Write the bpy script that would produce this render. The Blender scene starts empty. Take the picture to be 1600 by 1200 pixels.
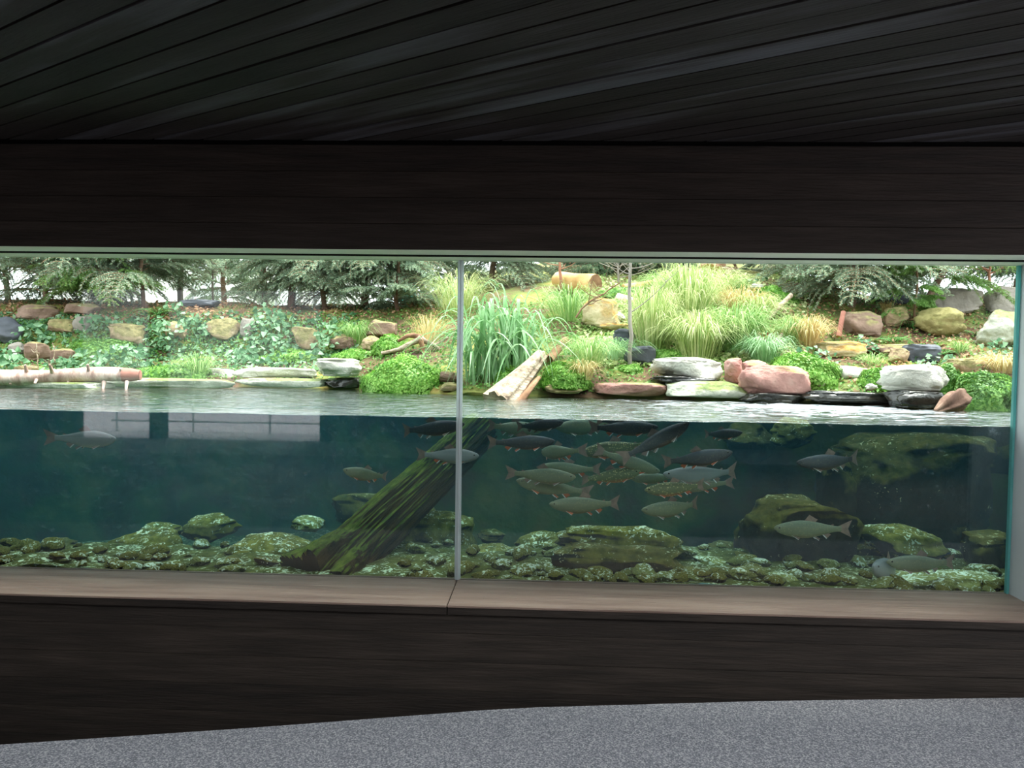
import bpy, bmesh, math, random
import numpy as np
from mathutils import Vector, Matrix, noise
from mathutils.bvhtree import BVHTree
from math import sin, cos, radians, pi

# ------------------------------------------------------------------ camera, sky, sun, exposure
scene = bpy.context.scene
COL = scene.collection
FPX = 1250.0
CAM = np.array([0.0, -4.0, 1.6])
YAW, PITCH, ROLL = radians(2.4), radians(-2.2), radians(0.8)

def cam_basis():
    fw = np.array([-sin(YAW) * cos(PITCH), cos(YAW) * cos(PITCH), sin(PITCH)])
    rt = np.array([cos(YAW), sin(YAW), 0.0])
    up = np.cross(rt, fw)
    r = rt * cos(ROLL) + up * sin(ROLL)
    u = up * cos(ROLL) - rt * sin(ROLL)
    return r, u, fw
_R, _U, _F = cam_basis()
cam = bpy.data.cameras.new('camera')
cam.lens = FPX / 1600 * 36
cam.sensor_width = 36
cam.clip_start = 0.05
cam.clip_end = 200
camo = bpy.data.objects.new('camera', cam)
COL.objects.link(camo)
camo.matrix_world = Matrix(((_R[0], _U[0], -_F[0], CAM[0]), (_R[1], _U[1], -_F[1], CAM[1]), (_R[2], _U[2], -_F[2], CAM[2]), (0, 0, 0, 1)))
scene.camera = camo

world = bpy.data.worlds.new('overcast_sky')
scene.world = world
world.use_nodes = True
wb = world.node_tree.nodes['Background']
wb.inputs[0].default_value = (0.90, 0.96, 1.0, 1)
wb.inputs[1].default_value = 0.85

sun = bpy.data.lights.new('sun', 'SUN')
sun.energy = 2.2
sun.angle = radians(35)
sun.color = (1.0, 0.97, 0.92)
suno = bpy.data.objects.new('sun', sun)
COL.objects.link(suno)
suno.rotation_euler = (radians(-8), radians(14), 0)

vs = scene.view_settings
vs.view_transform = 'Standard'
vs.look = 'None'
vs.exposure = 2.35
vs.gamma = 1.0
vs.use_curve_mapping = False
cy = scene.cycles
cy.use_denoising = True
cy.max_bounces = 8
cy.diffuse_bounces = 3
cy.glossy_bounces = 3
cy.transparent_max_bounces = 16
cy.volume_bounces = 1
cy.caustics_reflective = False
cy.caustics_refractive = False

# ------------------------------------------------------------------ helpers
def ray(px, py):
    return _R * (px - 800) - _U * (py - 600) + _F * FPX

def at(px, py, Y):
    d = ray(px, py)
    return CAM + d * ((Y - CAM[1]) / d[1])

def at_z(px, py, z):
    d = ray(px, py)
    return CAM + d * ((z - CAM[2]) / d[2])

def ppm(P):                       # metres per pixel at a point
    return float(np.dot(np.asarray(P) - CAM, _F)) / FPX

def lin(c):
    return tuple((v / 255 / 12.92 if v / 255 <= 0.04045 else ((v / 255 + 0.055) / 1.055) ** 2.4) for v in c)

def tag(o, label=None, cat=None, group=None, kind=None):
    if label: o['label'] = label
    if cat: o['category'] = cat
    if group: o['group'] = group
    if kind: o['kind'] = kind
    return o

class MB:
    """collects triangles/quads with numpy and links them as one mesh object"""
    def __init__(self):
        self.v = []; self.f3 = []; self.f4 = []; self.m3 = []; self.m4 = []; self.n = 0
    def add(self, v, f, m=0):
        v = np.asarray(v, float).reshape(-1, 3)
        f = np.asarray(f, int)
        if len(f):
            f = f + self.n
            if f.shape[1] == 3:
                self.f3.append(f); self.m3.append(np.full(len(f), m))
            else:
                self.f4.append(f); self.m4.append(np.full(len(f), m))
        self.v.append(v); self.n += len(v)
        return self
    def mesh(self, name, mats, smooth=True):
        v = np.concatenate(self.v)
        t = np.concatenate(self.f3) if self.f3 else np.zeros((0, 3), int)
        q = np.concatenate(self.f4) if self.f4 else np.zeros((0, 4), int)
        mi = np.concatenate([np.concatenate(self.m3) if self.m3 else np.zeros(0), np.concatenate(self.m4) if self.m4 else np.zeros(0)]).astype(np.int32)
        me = bpy.data.meshes.new(name)
        me.vertices.add(len(v)); me.vertices.foreach_set('co', v.astype(np.float32).ravel())
        nl = t.size + q.size
        me.loops.add(nl); me.loops.foreach_set('vertex_index', np.concatenate([t.ravel(), q.ravel()]).astype(np.int32))
        npoly = len(t) + len(q)
        me.polygons.add(npoly)
        ls = np.concatenate([np.arange(len(t)) * 3, t.size + np.arange(len(q)) * 4]).astype(np.int32)
        me.polygons.foreach_set('loop_start', ls)
        me.polygons.foreach_set('material_index', mi)
        me.polygons.foreach_set('use_smooth', np.full(npoly, smooth))
        for m in (mats if isinstance(mats, (list, tuple)) else [mats]):
            me.materials.append(m)
        me.update(calc_edges=True)
        me.validate()
        return me
    def build(self, name, mats, parent=None, loc=None, smooth=True):
        o = bpy.data.objects.new(name, self.mesh(name, mats, smooth))
        COL.objects.link(o)
        if loc is not None: o.location = tuple(loc)
        if parent: o.parent = parent
        return o

def empty(name, loc):
    o = bpy.data.objects.new(name, None)
    COL.objects.link(o); o.location = tuple(loc); o.empty_display_size = 0.1
    return o

def box_vf(x0, x1, y0, y1, z0, z1):
    v = [(x, y, z) for z in (z0, z1) for y in (y0, y1) for x in (x0, x1)]
    f = [(0, 2, 3, 1), (4, 5, 7, 6), (0, 1, 5, 4), (2, 6, 7, 3), (0, 4, 6, 2), (1, 3, 7, 5)]
    return v, f

def bevel_box(name, mat, x0, x1, y0, y1, z0, z1, bev=0.004, parent=None, seg=1):
    bm = bmesh.new()
    bmesh.ops.create_cube(bm, size=1)
    for v in bm.verts:
        v.co = Vector(((x0 + x1) / 2 + v.co.x * (x1 - x0), (y0 + y1) / 2 + v.co.y * (y1 - y0), (z0 + z1) / 2 + v.co.z * (z1 - z0)))
    if bev > 0:
        bmesh.ops.bevel(bm, geom=list(bm.edges), offset=bev, segments=seg, affect='EDGES')
    me = bpy.data.meshes.new(name); bm.to_mesh(me); bm.free()
    me.materials.append(mat)
    o = bpy.data.objects.new(name, me); COL.objects.link(o)
    if parent: o.parent = parent
    return o

def tube(pts, radii, n=8, cap=True, rfun=None):
    """tapered tube along a polyline; rfun(i, angles) multiplies the radius"""
    pts = np.asarray(pts, float); m = len(pts)
    radii = np.broadcast_to(radii, (m,)) if np.ndim(radii) == 0 else np.asarray(radii, float)
    tan = np.gradient(pts, axis=0)
    tan /= np.linalg.norm(tan, axis=1)[:, None] + 1e-9
    a = np.array([0, 0, 1.0]) if abs(tan[0][2]) < 0.9 else np.array([1.0, 0, 0])
    u = np.cross(tan[0], a); u /= np.linalg.norm(u)
    ang = np.arange(n) * 2 * pi / n
    V = []
    for i in range(m):
        u = u - tan[i] * np.dot(u, tan[i]); u /= np.linalg.norm(u)
        w = np.cross(tan[i], u)
        r = radii[i] * (rfun(i, ang) if rfun else 1.0)
        V.append(pts[i] + np.outer(np.cos(ang) * r, u) + np.outer(np.sin(ang) * r, w))
    V = np.concatenate(V)
    i, j = np.meshgrid(np.arange(m - 1), np.arange(n), indexing='ij')
    i = i.ravel(); j = j.ravel(); k = (j + 1) % n
    F = np.stack([i * n + j, i * n + k, (i + 1) * n + k, (i + 1) * n + j], 1)
    return V, F

def tube_caps(mb, V, n, m0=0):
    c0 = V[:n].mean(0); c1 = V[-n:].mean(0)
    f = [(n, (i + 1) % n, i) for i in range(n)]
    mb.add(np.vstack([V[:n], c0]), f, m0)
    f = [(n, i, (i + 1) % n) for i in range(n)]
    mb.add(np.vstack([V[-n:], c1]), f, m0)

def bez(p0, p1, p2, n):
    t = np.linspace(0, 1, n)[:, None]
    return (1 - t) ** 2 * np.asarray(p0) + 2 * t * (1 - t) * np.asarray(p1) + t * t * np.asarray(p2)

# ------------------------------------------------------------------ materials
def mat(name, cols, scale=4.0, rough=0.8, bump=0.0, bscale=30.0, stretch=(1, 1, 1), detail=6.0, spec=0.3, island=0.0, objrand=0.0, voro=None, dist=0.0, bdist=0.02):
    m = bpy.data.materials.new(name); m.use_nodes = True
    nt = m.node_tree; N = nt.nodes; L = nt.links
    b = N['Principled BSDF']
    b.inputs['Roughness'].default_value = rough
    b.inputs['Specular IOR Level'].default_value = spec
    tc = N.new('ShaderNodeTexCoord'); mp = N.new('ShaderNodeMapping')
    mp.inputs['Scale'].default_value = stretch
    oi = N.new('ShaderNodeObjectInfo')
    cm = N.new('ShaderNodeVectorMath'); cm.operation = 'MULTIPLY_ADD'
    cr = N.new('ShaderNodeCombineXYZ')
    L.new(oi.outputs['Random'], cr.inputs[0]); L.new(oi.outputs['Random'], cr.inputs[2])
    cm.inputs[1].default_value = (13, 7, 19)
    L.new(cr.outputs[0], cm.inputs[0]); L.new(tc.outputs['Object'], cm.inputs[2])
    L.new(cm.outputs[0], mp.inputs['Vector'])
    nz = N.new('ShaderNodeTexNoise'); nz.inputs['Scale'].default_value = scale; nz.inputs['Detail'].default_value = detail
    nz.inputs['Distortion'].default_value = dist
    L.new(mp.outputs[0], nz.inputs['Vector'])
    fac = nz.outputs['Fac']
    rp = N.new('ShaderNodeValToRGB')
    while len(rp.color_ramp.elements) < len(cols): rp.color_ramp.elements.new(0.5)
    for e, (p, c) in zip(rp.color_ramp.elements, cols):
        e.position = p; e.color = (*lin(c), 1)
    if island:
        g = N.new('ShaderNodeNewGeometry')
        ma = N.new('ShaderNodeMath'); ma.operation = 'MULTIPLY_ADD'; ma.inputs[1].default_value = island; ma.inputs[2].default_value = -island / 2
        L.new(g.outputs['Random Per Island'], ma.inputs[0])
        ad = N.new('ShaderNodeMath'); ad.operation = 'ADD'
        L.new(fac, ad.inputs[0]); L.new(ma.outputs[0], ad.inputs[1]); fac = ad.outputs[0]
    if objrand:
        ma = N.new('ShaderNodeMath'); ma.operation = 'MULTIPLY_ADD'; ma.inputs[1].default_value = objrand; ma.inputs[2].default_value = -objrand / 2
        L.new(oi.outputs['Random'], ma.inputs[0])
        ad = N.new('ShaderNodeMath'); ad.operation = 'ADD'
        L.new(fac, ad.inputs[0]); L.new(ma.outputs[0], ad.inputs[1]); fac = ad.outputs[0]
    L.new(fac, rp.inputs[0])
    col = rp.outputs[0]
    if voro:                      # (scale, threshold, colour): pale flecks or spots
        sc, th, c2 = voro
        n2 = N.new('ShaderNodeTexNoise'); n2.inputs['Scale'].default_value = sc; n2.inputs['Detail'].default_value = 3
        n2.inputs['Distortion'].default_value = 1.2
        L.new(cm.outputs[0], n2.inputs['Vector'])
        r2 = N.new('ShaderNodeMapRange'); r2.inputs['From Min'].default_value = th; r2.inputs['From Max'].default_value = th + 0.04
        L.new(n2.outputs['Fac'], r2.inputs['Value'])
        mx = N.new('ShaderNodeMix'); mx.data_type = 'RGBA'
        L.new(r2.outputs[0], mx.inputs['Factor']); L.new(col, mx.inputs['A']); mx.inputs['B'].default_value = (*lin(c2), 1)
        col = mx.outputs['Result']
    L.new(col, b.inputs['Base Color'])
    if bump:
        nb = N.new('ShaderNodeTexNoise'); nb.inputs['Scale'].default_value = bscale; nb.inputs['Detail'].default_value = 8
        L.new(mp.outputs[0], nb.inputs['Vector'])
        bp = N.new('ShaderNodeBump'); bp.inputs['Strength'].default_value = bump; bp.inputs['Distance'].default_value = bdist
        L.new(nb.outputs['Fac'], bp.inputs['Height']); L.new(bp.outputs[0], b.inputs['Normal'])
    return m

def mossy(name, stone, moss, amount=0.5, caustics=None, scale=5.0, rough=0.9, stretch=(1, 1, 1), bump=0.9):
    """stone whose upward faces carry moss or algae in a noise-edged coat"""
    m = mat(name, stone, scale=scale, rough=rough, bump=bump, bscale=11, bdist=0.04, stretch=stretch)
    nt = m.node_tree; N = nt.nodes; L = nt.links
    b = N['Principled BSDF']
    base = b.inputs['Base Color'].links[0].from_socket
    g = N.new('ShaderNodeNewGeometry'); sx = N.new('ShaderNodeSeparateXYZ'); L.new(g.outputs['Normal'], sx.inputs[0])
    tc = N.new('ShaderNodeTexCoord')
    nz = N.new('ShaderNodeTexNoise'); nz.inputs['Scale'].default_value = 4.0; nz.inputs['Detail'].default_value = 8
    mpm = N.new('ShaderNodeMapping'); mpm.inputs['Scale'].default_value = stretch; L.new(tc.outputs['Object'], mpm.inputs['Vector'])
    L.new(mpm.outputs[0], nz.inputs['Vector'])
    a1 = N.new('ShaderNodeMath'); a1.operation = 'MULTIPLY_ADD'; a1.inputs[1].default_value = 0.55
    L.new(sx.outputs[2], a1.inputs[0]); L.new(nz.outputs['Fac'], a1.inputs[2])
    r = N.new('ShaderNodeMapRange'); th = 1.15 - amount; r.inputs['From Min'].default_value = th - 0.06; r.inputs['From Max'].default_value = th + 0.10
    L.new(a1.outputs[0], r.inputs['Value'])
    n3 = N.new('ShaderNodeTexNoise'); n3.inputs['Scale'].default_value = 18.0; n3.inputs['Detail'].default_value = 6
    L.new(tc.outputs['Object'], n3.inputs['Vector'])
    rp = N.new('ShaderNodeValToRGB')
    while len(rp.color_ramp.elements) < len(moss): rp.color_ramp.elements.new(0.5)
    for e, (p, c) in zip(rp.color_ramp.elements, moss): e.position = p; e.color = (*lin(c), 1)
    L.new(n3.outputs['Fac'], rp.inputs[0])
    mx = N.new('ShaderNodeMix'); mx.data_type = 'RGBA'
    L.new(r.outputs[0], mx.inputs['Factor']); L.new(base, mx.inputs['A']); L.new(rp.outputs[0], mx.inputs['B'])
    out = mx.outputs['Result']
    if caustics:  # painted caustic light: pale specks over the surface, more on upward faces
        sc, th, c2 = caustics
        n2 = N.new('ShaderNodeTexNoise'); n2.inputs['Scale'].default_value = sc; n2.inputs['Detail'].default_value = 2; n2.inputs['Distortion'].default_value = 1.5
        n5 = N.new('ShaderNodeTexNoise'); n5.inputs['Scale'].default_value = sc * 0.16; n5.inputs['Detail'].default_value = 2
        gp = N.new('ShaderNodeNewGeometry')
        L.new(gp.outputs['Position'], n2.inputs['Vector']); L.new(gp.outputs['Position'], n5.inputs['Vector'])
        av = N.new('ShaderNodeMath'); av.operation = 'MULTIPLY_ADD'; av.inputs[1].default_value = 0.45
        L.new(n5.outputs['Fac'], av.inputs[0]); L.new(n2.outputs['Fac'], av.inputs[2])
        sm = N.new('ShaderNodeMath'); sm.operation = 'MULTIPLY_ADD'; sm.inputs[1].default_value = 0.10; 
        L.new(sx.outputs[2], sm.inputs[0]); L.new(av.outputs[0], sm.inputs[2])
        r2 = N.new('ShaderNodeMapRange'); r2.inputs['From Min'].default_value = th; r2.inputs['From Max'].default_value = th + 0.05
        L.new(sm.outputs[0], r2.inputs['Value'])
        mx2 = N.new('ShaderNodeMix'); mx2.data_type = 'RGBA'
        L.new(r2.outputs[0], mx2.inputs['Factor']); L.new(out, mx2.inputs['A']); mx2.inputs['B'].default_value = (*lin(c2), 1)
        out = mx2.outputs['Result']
    L.new(out, b.inputs['Base Color'])
    return m

M = {}
M['ceil'] = mat('dark_ceiling_wood', [(0.25, (40, 38, 37)), (0.55, (58, 55, 54)), (0.85, (100, 102, 110))], scale=2, rough=0.6, bump=0.25, bscale=20, stretch=(0.6, 5, 1), spec=0.15, objrand=0.3)
M['wall'] = mat('dark_brown_wall_wood', [(0.25, (34, 29, 26)), (0.55, (48, 41, 36)), (0.8, (62, 53, 47))], scale=2, rough=0.7, bump=0.3, bscale=8, stretch=(1, 1, 14), spec=0.2, objrand=0.2)
M['black'] = mat('black_backing', [(0.3, (10, 10, 10)), (0.7, (16, 15, 15))], rough=0.9, spec=0.05)
M['sill'] = mat('weathered_sill_wood', [(0.25, (104, 82, 72)), (0.5, (132, 110, 98)), (0.75, (152, 132, 118))], scale=1.6, rough=0.42, bump=0.3, bscale=6, stretch=(0.7, 9, 9), spec=0.5)
M['trim'] = mat('pale_painted_trim', [(0.3, (226, 236, 224)), (0.7, (240, 246, 238))], scale=3, rough=0.55, spec=0.4)
M['jamb'] = mat('grey_metal_jamb', [(0.3, (206, 212, 216)), (0.7, (226, 230, 232))], scale=2, rough=0.4, spec=0.5)
M['groove'] = mat('dark_groove', [(0.3, (40, 46, 46)), (0.7, (55, 62, 62))], rough=0.8)
M['floor'] = mat('speckled_asphalt', [(0.34, (90, 89, 95)), (0.5, (119, 118, 125)), (0.66, (170, 166, 166))], scale=150, rough=0.75, bump=0.6, bscale=140, detail=2, spec=0.3, bdist=0.004)
M['paving'] = mat('pale_paving', [(0.3, (186, 180, 190)), (0.7, (206, 200, 206))], scale=3, rough=0.85)
M['joint'] = mat('silicone_joint', [(0.3, (206, 214, 214)), (0.7, (222, 228, 228))], scale=2, rough=0.35, spec=0.6)
M['highlight_rib'] = mat('white_highlight_and_rail', [(0.3, (214, 218, 220)), (0.7, (230, 232, 232))], scale=2, rough=0.25, spec=0.7)
M['glass_edge'] = mat('turquoise_glass_edge', [(0.3, (120, 205, 205)), (0.7, (150, 225, 222))], scale=2, rough=0.2, spec=0.7)
def back_lit(m, k):
    nt = m.node_tree; b = nt.nodes['Principled BSDF']
    t = nt.nodes.new('ShaderNodeBsdfTranslucent'); nt.links.new(b.inputs['Base Color'].links[0].from_socket, t.inputs[0])
    mx = nt.nodes.new('ShaderNodeMixShader'); mx.inputs[0].default_value = k
    nt.links.new(b.outputs[0], mx.inputs[1]); nt.links.new(t.outputs[0], mx.inputs[2]); nt.links.new(mx.outputs[0], nt.nodes['Material Output'].inputs['Surface'])
back_lit(M['joint'], 0.6); back_lit(M['highlight_rib'], 0.7); back_lit(M['glass_edge'], 0.5)
M['soil'] = mat('bank_soil', [(0.30, (78, 60, 48)), (0.42, (106, 84, 62)), (0.52, (96, 106, 56)), (0.62, (128, 128, 68)), (0.75, (160, 124, 76))], scale=2.2, rough=0.95, bump=0.8, bscale=18, detail=10)
M['bed'] = mossy('pond_bed_gravel', [(0.3, (40, 44, 28)), (0.6, (70, 74, 44)), (0.8, (96, 100, 62))], [(0.3, (74, 84, 34)), (0.7, (122, 126, 60))], 0.5, caustics=(30, 0.92, (206, 222, 186)))
M['pondwall'] = mat('dark_pond_wall', [(0.3, (22, 30, 26)), (0.7, (42, 50, 40))], scale=4, rough=0.9, bump=0.5, bscale=10)
M['uw'] = mossy('algae_boulder', [(0.3, (30, 32, 24)), (0.7, (58, 58, 40))], [(0.3, (92, 96, 36)), (0.6, (146, 142, 62)), (0.8, (172, 166, 90))], 0.70, caustics=(34, 0.895, (224, 236, 206)))
M['uwdark'] = mossy('dark_algae_boulder', [(0.3, (22, 24, 19)), (0.55, (50, 48, 36)), (0.75, (82, 78, 58))], [(0.3, (86, 88, 34)), (0.6, (126, 118, 54)), (0.8, (150, 128, 80))], 0.50, caustics=(34, 0.955, (206, 210, 166)))
M['uwpale'] = mossy('pale_algae_stone', [(0.3, (52, 60, 38)), (0.7, (98, 104, 66))], [(0.3, (112, 126, 58)), (0.7, (168, 172, 104))], 0.62, caustics=(30, 0.86, (228, 242, 218)))
SAND = [(0.3, (150, 122, 98)), (0.6, (186, 160, 132)), (0.8, (204, 184, 160))]
MOSS = [(0.3, (116, 112, 72)), (0.6, (152, 140, 98)), (0.8, (178, 160, 116))]
GMOSS = [(0.3, (100, 116, 66)), (0.7, (144, 152, 98))]
M['sand'] = mossy('sandstone', SAND, MOSS, 0.35)
M['sandmoss'] = mossy('mossy_sandstone', SAND, MOSS, 0.62)
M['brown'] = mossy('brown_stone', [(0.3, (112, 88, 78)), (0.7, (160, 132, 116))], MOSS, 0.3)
M['pale'] = mossy('pale_limestone', [(0.3, (168, 164, 152)), (0.55, (208, 204, 194)), (0.8, (228, 224, 216))], GMOSS, 0.12)
M['paleg'] = mossy('pale_greenish_stone', [(0.3, (160, 160, 146)), (0.7, (204, 204, 188))], GMOSS, 0.3)
M['pink'] = mossy('pink_sandstone', [(0.3, (150, 104, 98)), (0.55, (190, 142, 132)), (0.8, (206, 172, 158))], [(0.3, (120, 120, 70)), (0.7, (170, 160, 110))], 0.2)
M['greywall'] = mossy('grey_wall_stone', [(0.3, (126, 118, 110)), (0.7, (168, 158, 150))], GMOSS, 0.12)
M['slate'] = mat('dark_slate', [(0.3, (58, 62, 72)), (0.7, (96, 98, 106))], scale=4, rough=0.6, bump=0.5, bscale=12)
M['wet'] = mat('wet_stone_and_shade', [(0.3, (26, 25, 22)), (0.6, (46, 44, 38)), (0.8, (84, 78, 62))], scale=5, rough=0.15, bump=0.6, bscale=14, spec=0.6)  # wet stone, and the painted shade of gaps under boulders
M['orange'] = mossy('orange_moss_stone', [(0.3, (176, 150, 112)), (0.7, (214, 196, 164))], [(0.3, (170, 124, 66)), (0.7, (204, 164, 100))], 0.5)
M['yellow'] = mossy('yellow_moss_stone', [(0.3, (120, 108, 72)), (0.7, (160, 146, 98))], [(0.3, (118, 112, 66)), (0.7, (156, 146, 98))], 0.62)
M['birch'] = mat('pinkish_bark', [(0.3, (132, 98, 88)), (0.5, (196, 164, 152)), (0.7, (222, 200, 188))], scale=5, rough=0.8, bump=0.5, bscale=16, stretch=(3, 1, 1))
M['redwood'] = mat('reddish_cut_wood', [(0.3, (150, 96, 84)), (0.7, (190, 132, 116))], scale=6, rough=0.8, bump=0.3, bscale=20)
M['drift'] = mat('grey_driftwood', [(0.3, (110, 92, 76)), (0.5, (170, 150, 130)), (0.7, (208, 192, 172))], scale=3, rough=0.85, bump=0.8, bscale=10, stretch=(1, 6, 6))
M['driftbrown'] = mat('brown_driftwood', [(0.3, (96, 66, 50)), (0.5, (150, 112, 86)), (0.7, (190, 156, 124))], scale=4, rough=0.85, bump=0.7, bscale=14)
M['sawn'] = mat('tan_log_wood', [(0.3, (170, 128, 78)), (0.5, (206, 166, 112)), (0.7, (222, 190, 142))], scale=4, rough=0.8, bump=0.4, bscale=12)
M['trunk'] = mat('conifer_bark', [(0.3, (84, 60, 52)), (0.5, (122, 94, 80)), (0.7, (150, 124, 108))], scale=8, rough=0.9, bump=0.8, bscale=20, stretch=(1, 1, 0.3))
M['trunkgrey'] = mat('grey_bark', [(0.3, (118, 110, 104)), (0.7, (170, 160, 150))], scale=8, rough=0.9, bump=0.5, bscale=20, stretch=(1, 1, 0.3))
M['twig'] = mat('brown_twig', [(0.3, (112, 84, 66)), (0.7, (156, 124, 98))], scale=6, rough=0.9)
M['twigred'] = mat('reddish_twig', [(0.3, (132, 84, 66)), (0.7, (176, 124, 100))], scale=6, rough=0.9)
M['stem'] = mat('green_stem', [(0.3, (92, 110, 60)), (0.7, (140, 150, 90))], scale=6, rough=0.8)
def leafmat(name, cols, island=0.6, rough=0.5, spec=0.4, trans=0.32):
    m = mat(name, cols, scale=3, rough=rough, island=island, spec=spec, detail=3)
    nt = m.node_tree; b = nt.nodes['Principled BSDF']
    t = nt.nodes.new('ShaderNodeBsdfTranslucent'); nt.links.new(b.inputs['Base Color'].links[0].from_socket, t.inputs[0])
    mx = nt.nodes.new('ShaderNodeMixShader'); mx.inputs[0].default_value = trans
    out = nt.nodes['Material Output']
    nt.links.new(b.outputs[0], mx.inputs[1]); nt.links.new(t.outputs[0], mx.inputs[2]); nt.links.new(mx.outputs[0], out.inputs['Surface'])
    return m
M['needle'] = leafmat('blue_green_needles', [(0.3, (116, 140, 116)), (0.5, (154, 178, 150)), (0.75, (194, 210, 182))], 0.5)
M['needle2'] = leafmat('fresh_green_needles', [(0.3, (100, 140, 72)), (0.5, (136, 176, 98)), (0.75, (172, 204, 128))], 0.5)
M['needledark'] = leafmat('dark_green_needles', [(0.3, (70, 96, 72)), (0.6, (104, 134, 100)), (0.8, (130, 158, 120))], 0.5)
M['ivy'] = leafmat('ivy_leaves', [(0.25, (66, 112, 70)), (0.5, (106, 150, 106)), (0.75, (164, 198, 160))], 0.7)
M['mossleaf'] = leafmat('bright_moss_leaves', [(0.25, (84, 138, 44)), (0.5, (120, 172, 68)), (0.75, (164, 204, 108))], 0.7)
M['mossleaf2'] = leafmat('green_creeper_leaves', [(0.25, (70, 120, 46)), (0.5, (104, 152, 70)), (0.75, (142, 184, 100))], 0.7)
M['mossbase'] = mat('moss_cushion_core', [(0.3, (66, 96, 32)), (0.7, (108, 150, 56))], scale=10, rough=0.95, bump=0.8, bscale=30)
M['strap'] = leafmat('strap_leaves', [(0.25, (92, 140, 80)), (0.5, (140, 182, 128)), (0.75, (200, 224, 190))], 0.0, trans=0.3)
M['grass'] = leafmat('pale_grass', [(0.25, (134, 162, 90)), (0.5, (178, 194, 124)), (0.75, (216, 218, 166))], 0.8)
M['grassgreen'] = leafmat('green_grass', [(0.25, (98, 142, 72)), (0.5, (140, 178, 100)), (0.75, (190, 210, 146))], 0.8)
M['straw'] = leafmat('straw_grass', [(0.25, (176, 148, 92)), (0.5, (206, 184, 126)), (0.75, (226, 210, 162))], 0.8)
M['fern'] = leafmat('fern_fronds', [(0.25, (84, 140, 70)), (0.5, (120, 176, 98)), (0.75, (158, 204, 130))], 0.5)
M['litter'] = leafmat('brown_leaf_litter', [(0.25, (130, 90, 66)), (0.5, (170, 126, 94)), (0.75, (196, 158, 122))], 0.8)
M['build'] = mat('white_render', [(0.3, (214, 212, 212)), (0.7, (230, 228, 228))], scale=1.5, rough=0.9)
M['louvre'] = mat('grey_louvre', [(0.3, (120, 122, 126)), (0.7, (150, 152, 154))], scale=2, rough=0.5)
M['teal'] = mat('turquoise_panel', [(0.3, (84, 180, 172)), (0.7, (110, 200, 190))], scale=2, rough=0.6)

def glass_mat():
    m = bpy.data.materials.new('clear_glass'); m.use_nodes = True
    nt = m.node_tree; N = nt.nodes; L = nt.links
    N.remove(N['Principled BSDF'])
    lw = N.new('ShaderNodeLayerWeight'); lw.inputs['Blend'].default_value = 0.5      # Schlick, the same from both sides of the sheet
    pw = N.new('ShaderNodeMath'); pw.operation = 'POWER'; pw.inputs[1].default_value = 5.0; L.new(lw.outputs['Facing'], pw.inputs[0])
    fr = N.new('ShaderNodeMath'); fr.operation = 'MULTIPLY_ADD'; fr.inputs[1].default_value = 0.96; fr.inputs[2].default_value = 0.04; L.new(pw.outputs[0], fr.inputs[0])
    tr = N.new('ShaderNodeBsdfTransparent'); tr.inputs[0].default_value = (0.95, 0.985, 0.965, 1)
    gl = N.new('ShaderNodeBsdfGlossy'); gl.inputs['Roughness'].default_value = 0.0
    mx = N.new('ShaderNodeMixShader')
    L.new(fr.outputs[0], mx.inputs[0]); L.new(tr.outputs[0], mx.inputs[1]); L.new(gl.outputs[0], mx.inputs[2])
    L.new(mx.outputs[0], N['Material Output'].inputs['Surface'])
    return m
M['glass'] = glass_mat()

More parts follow.
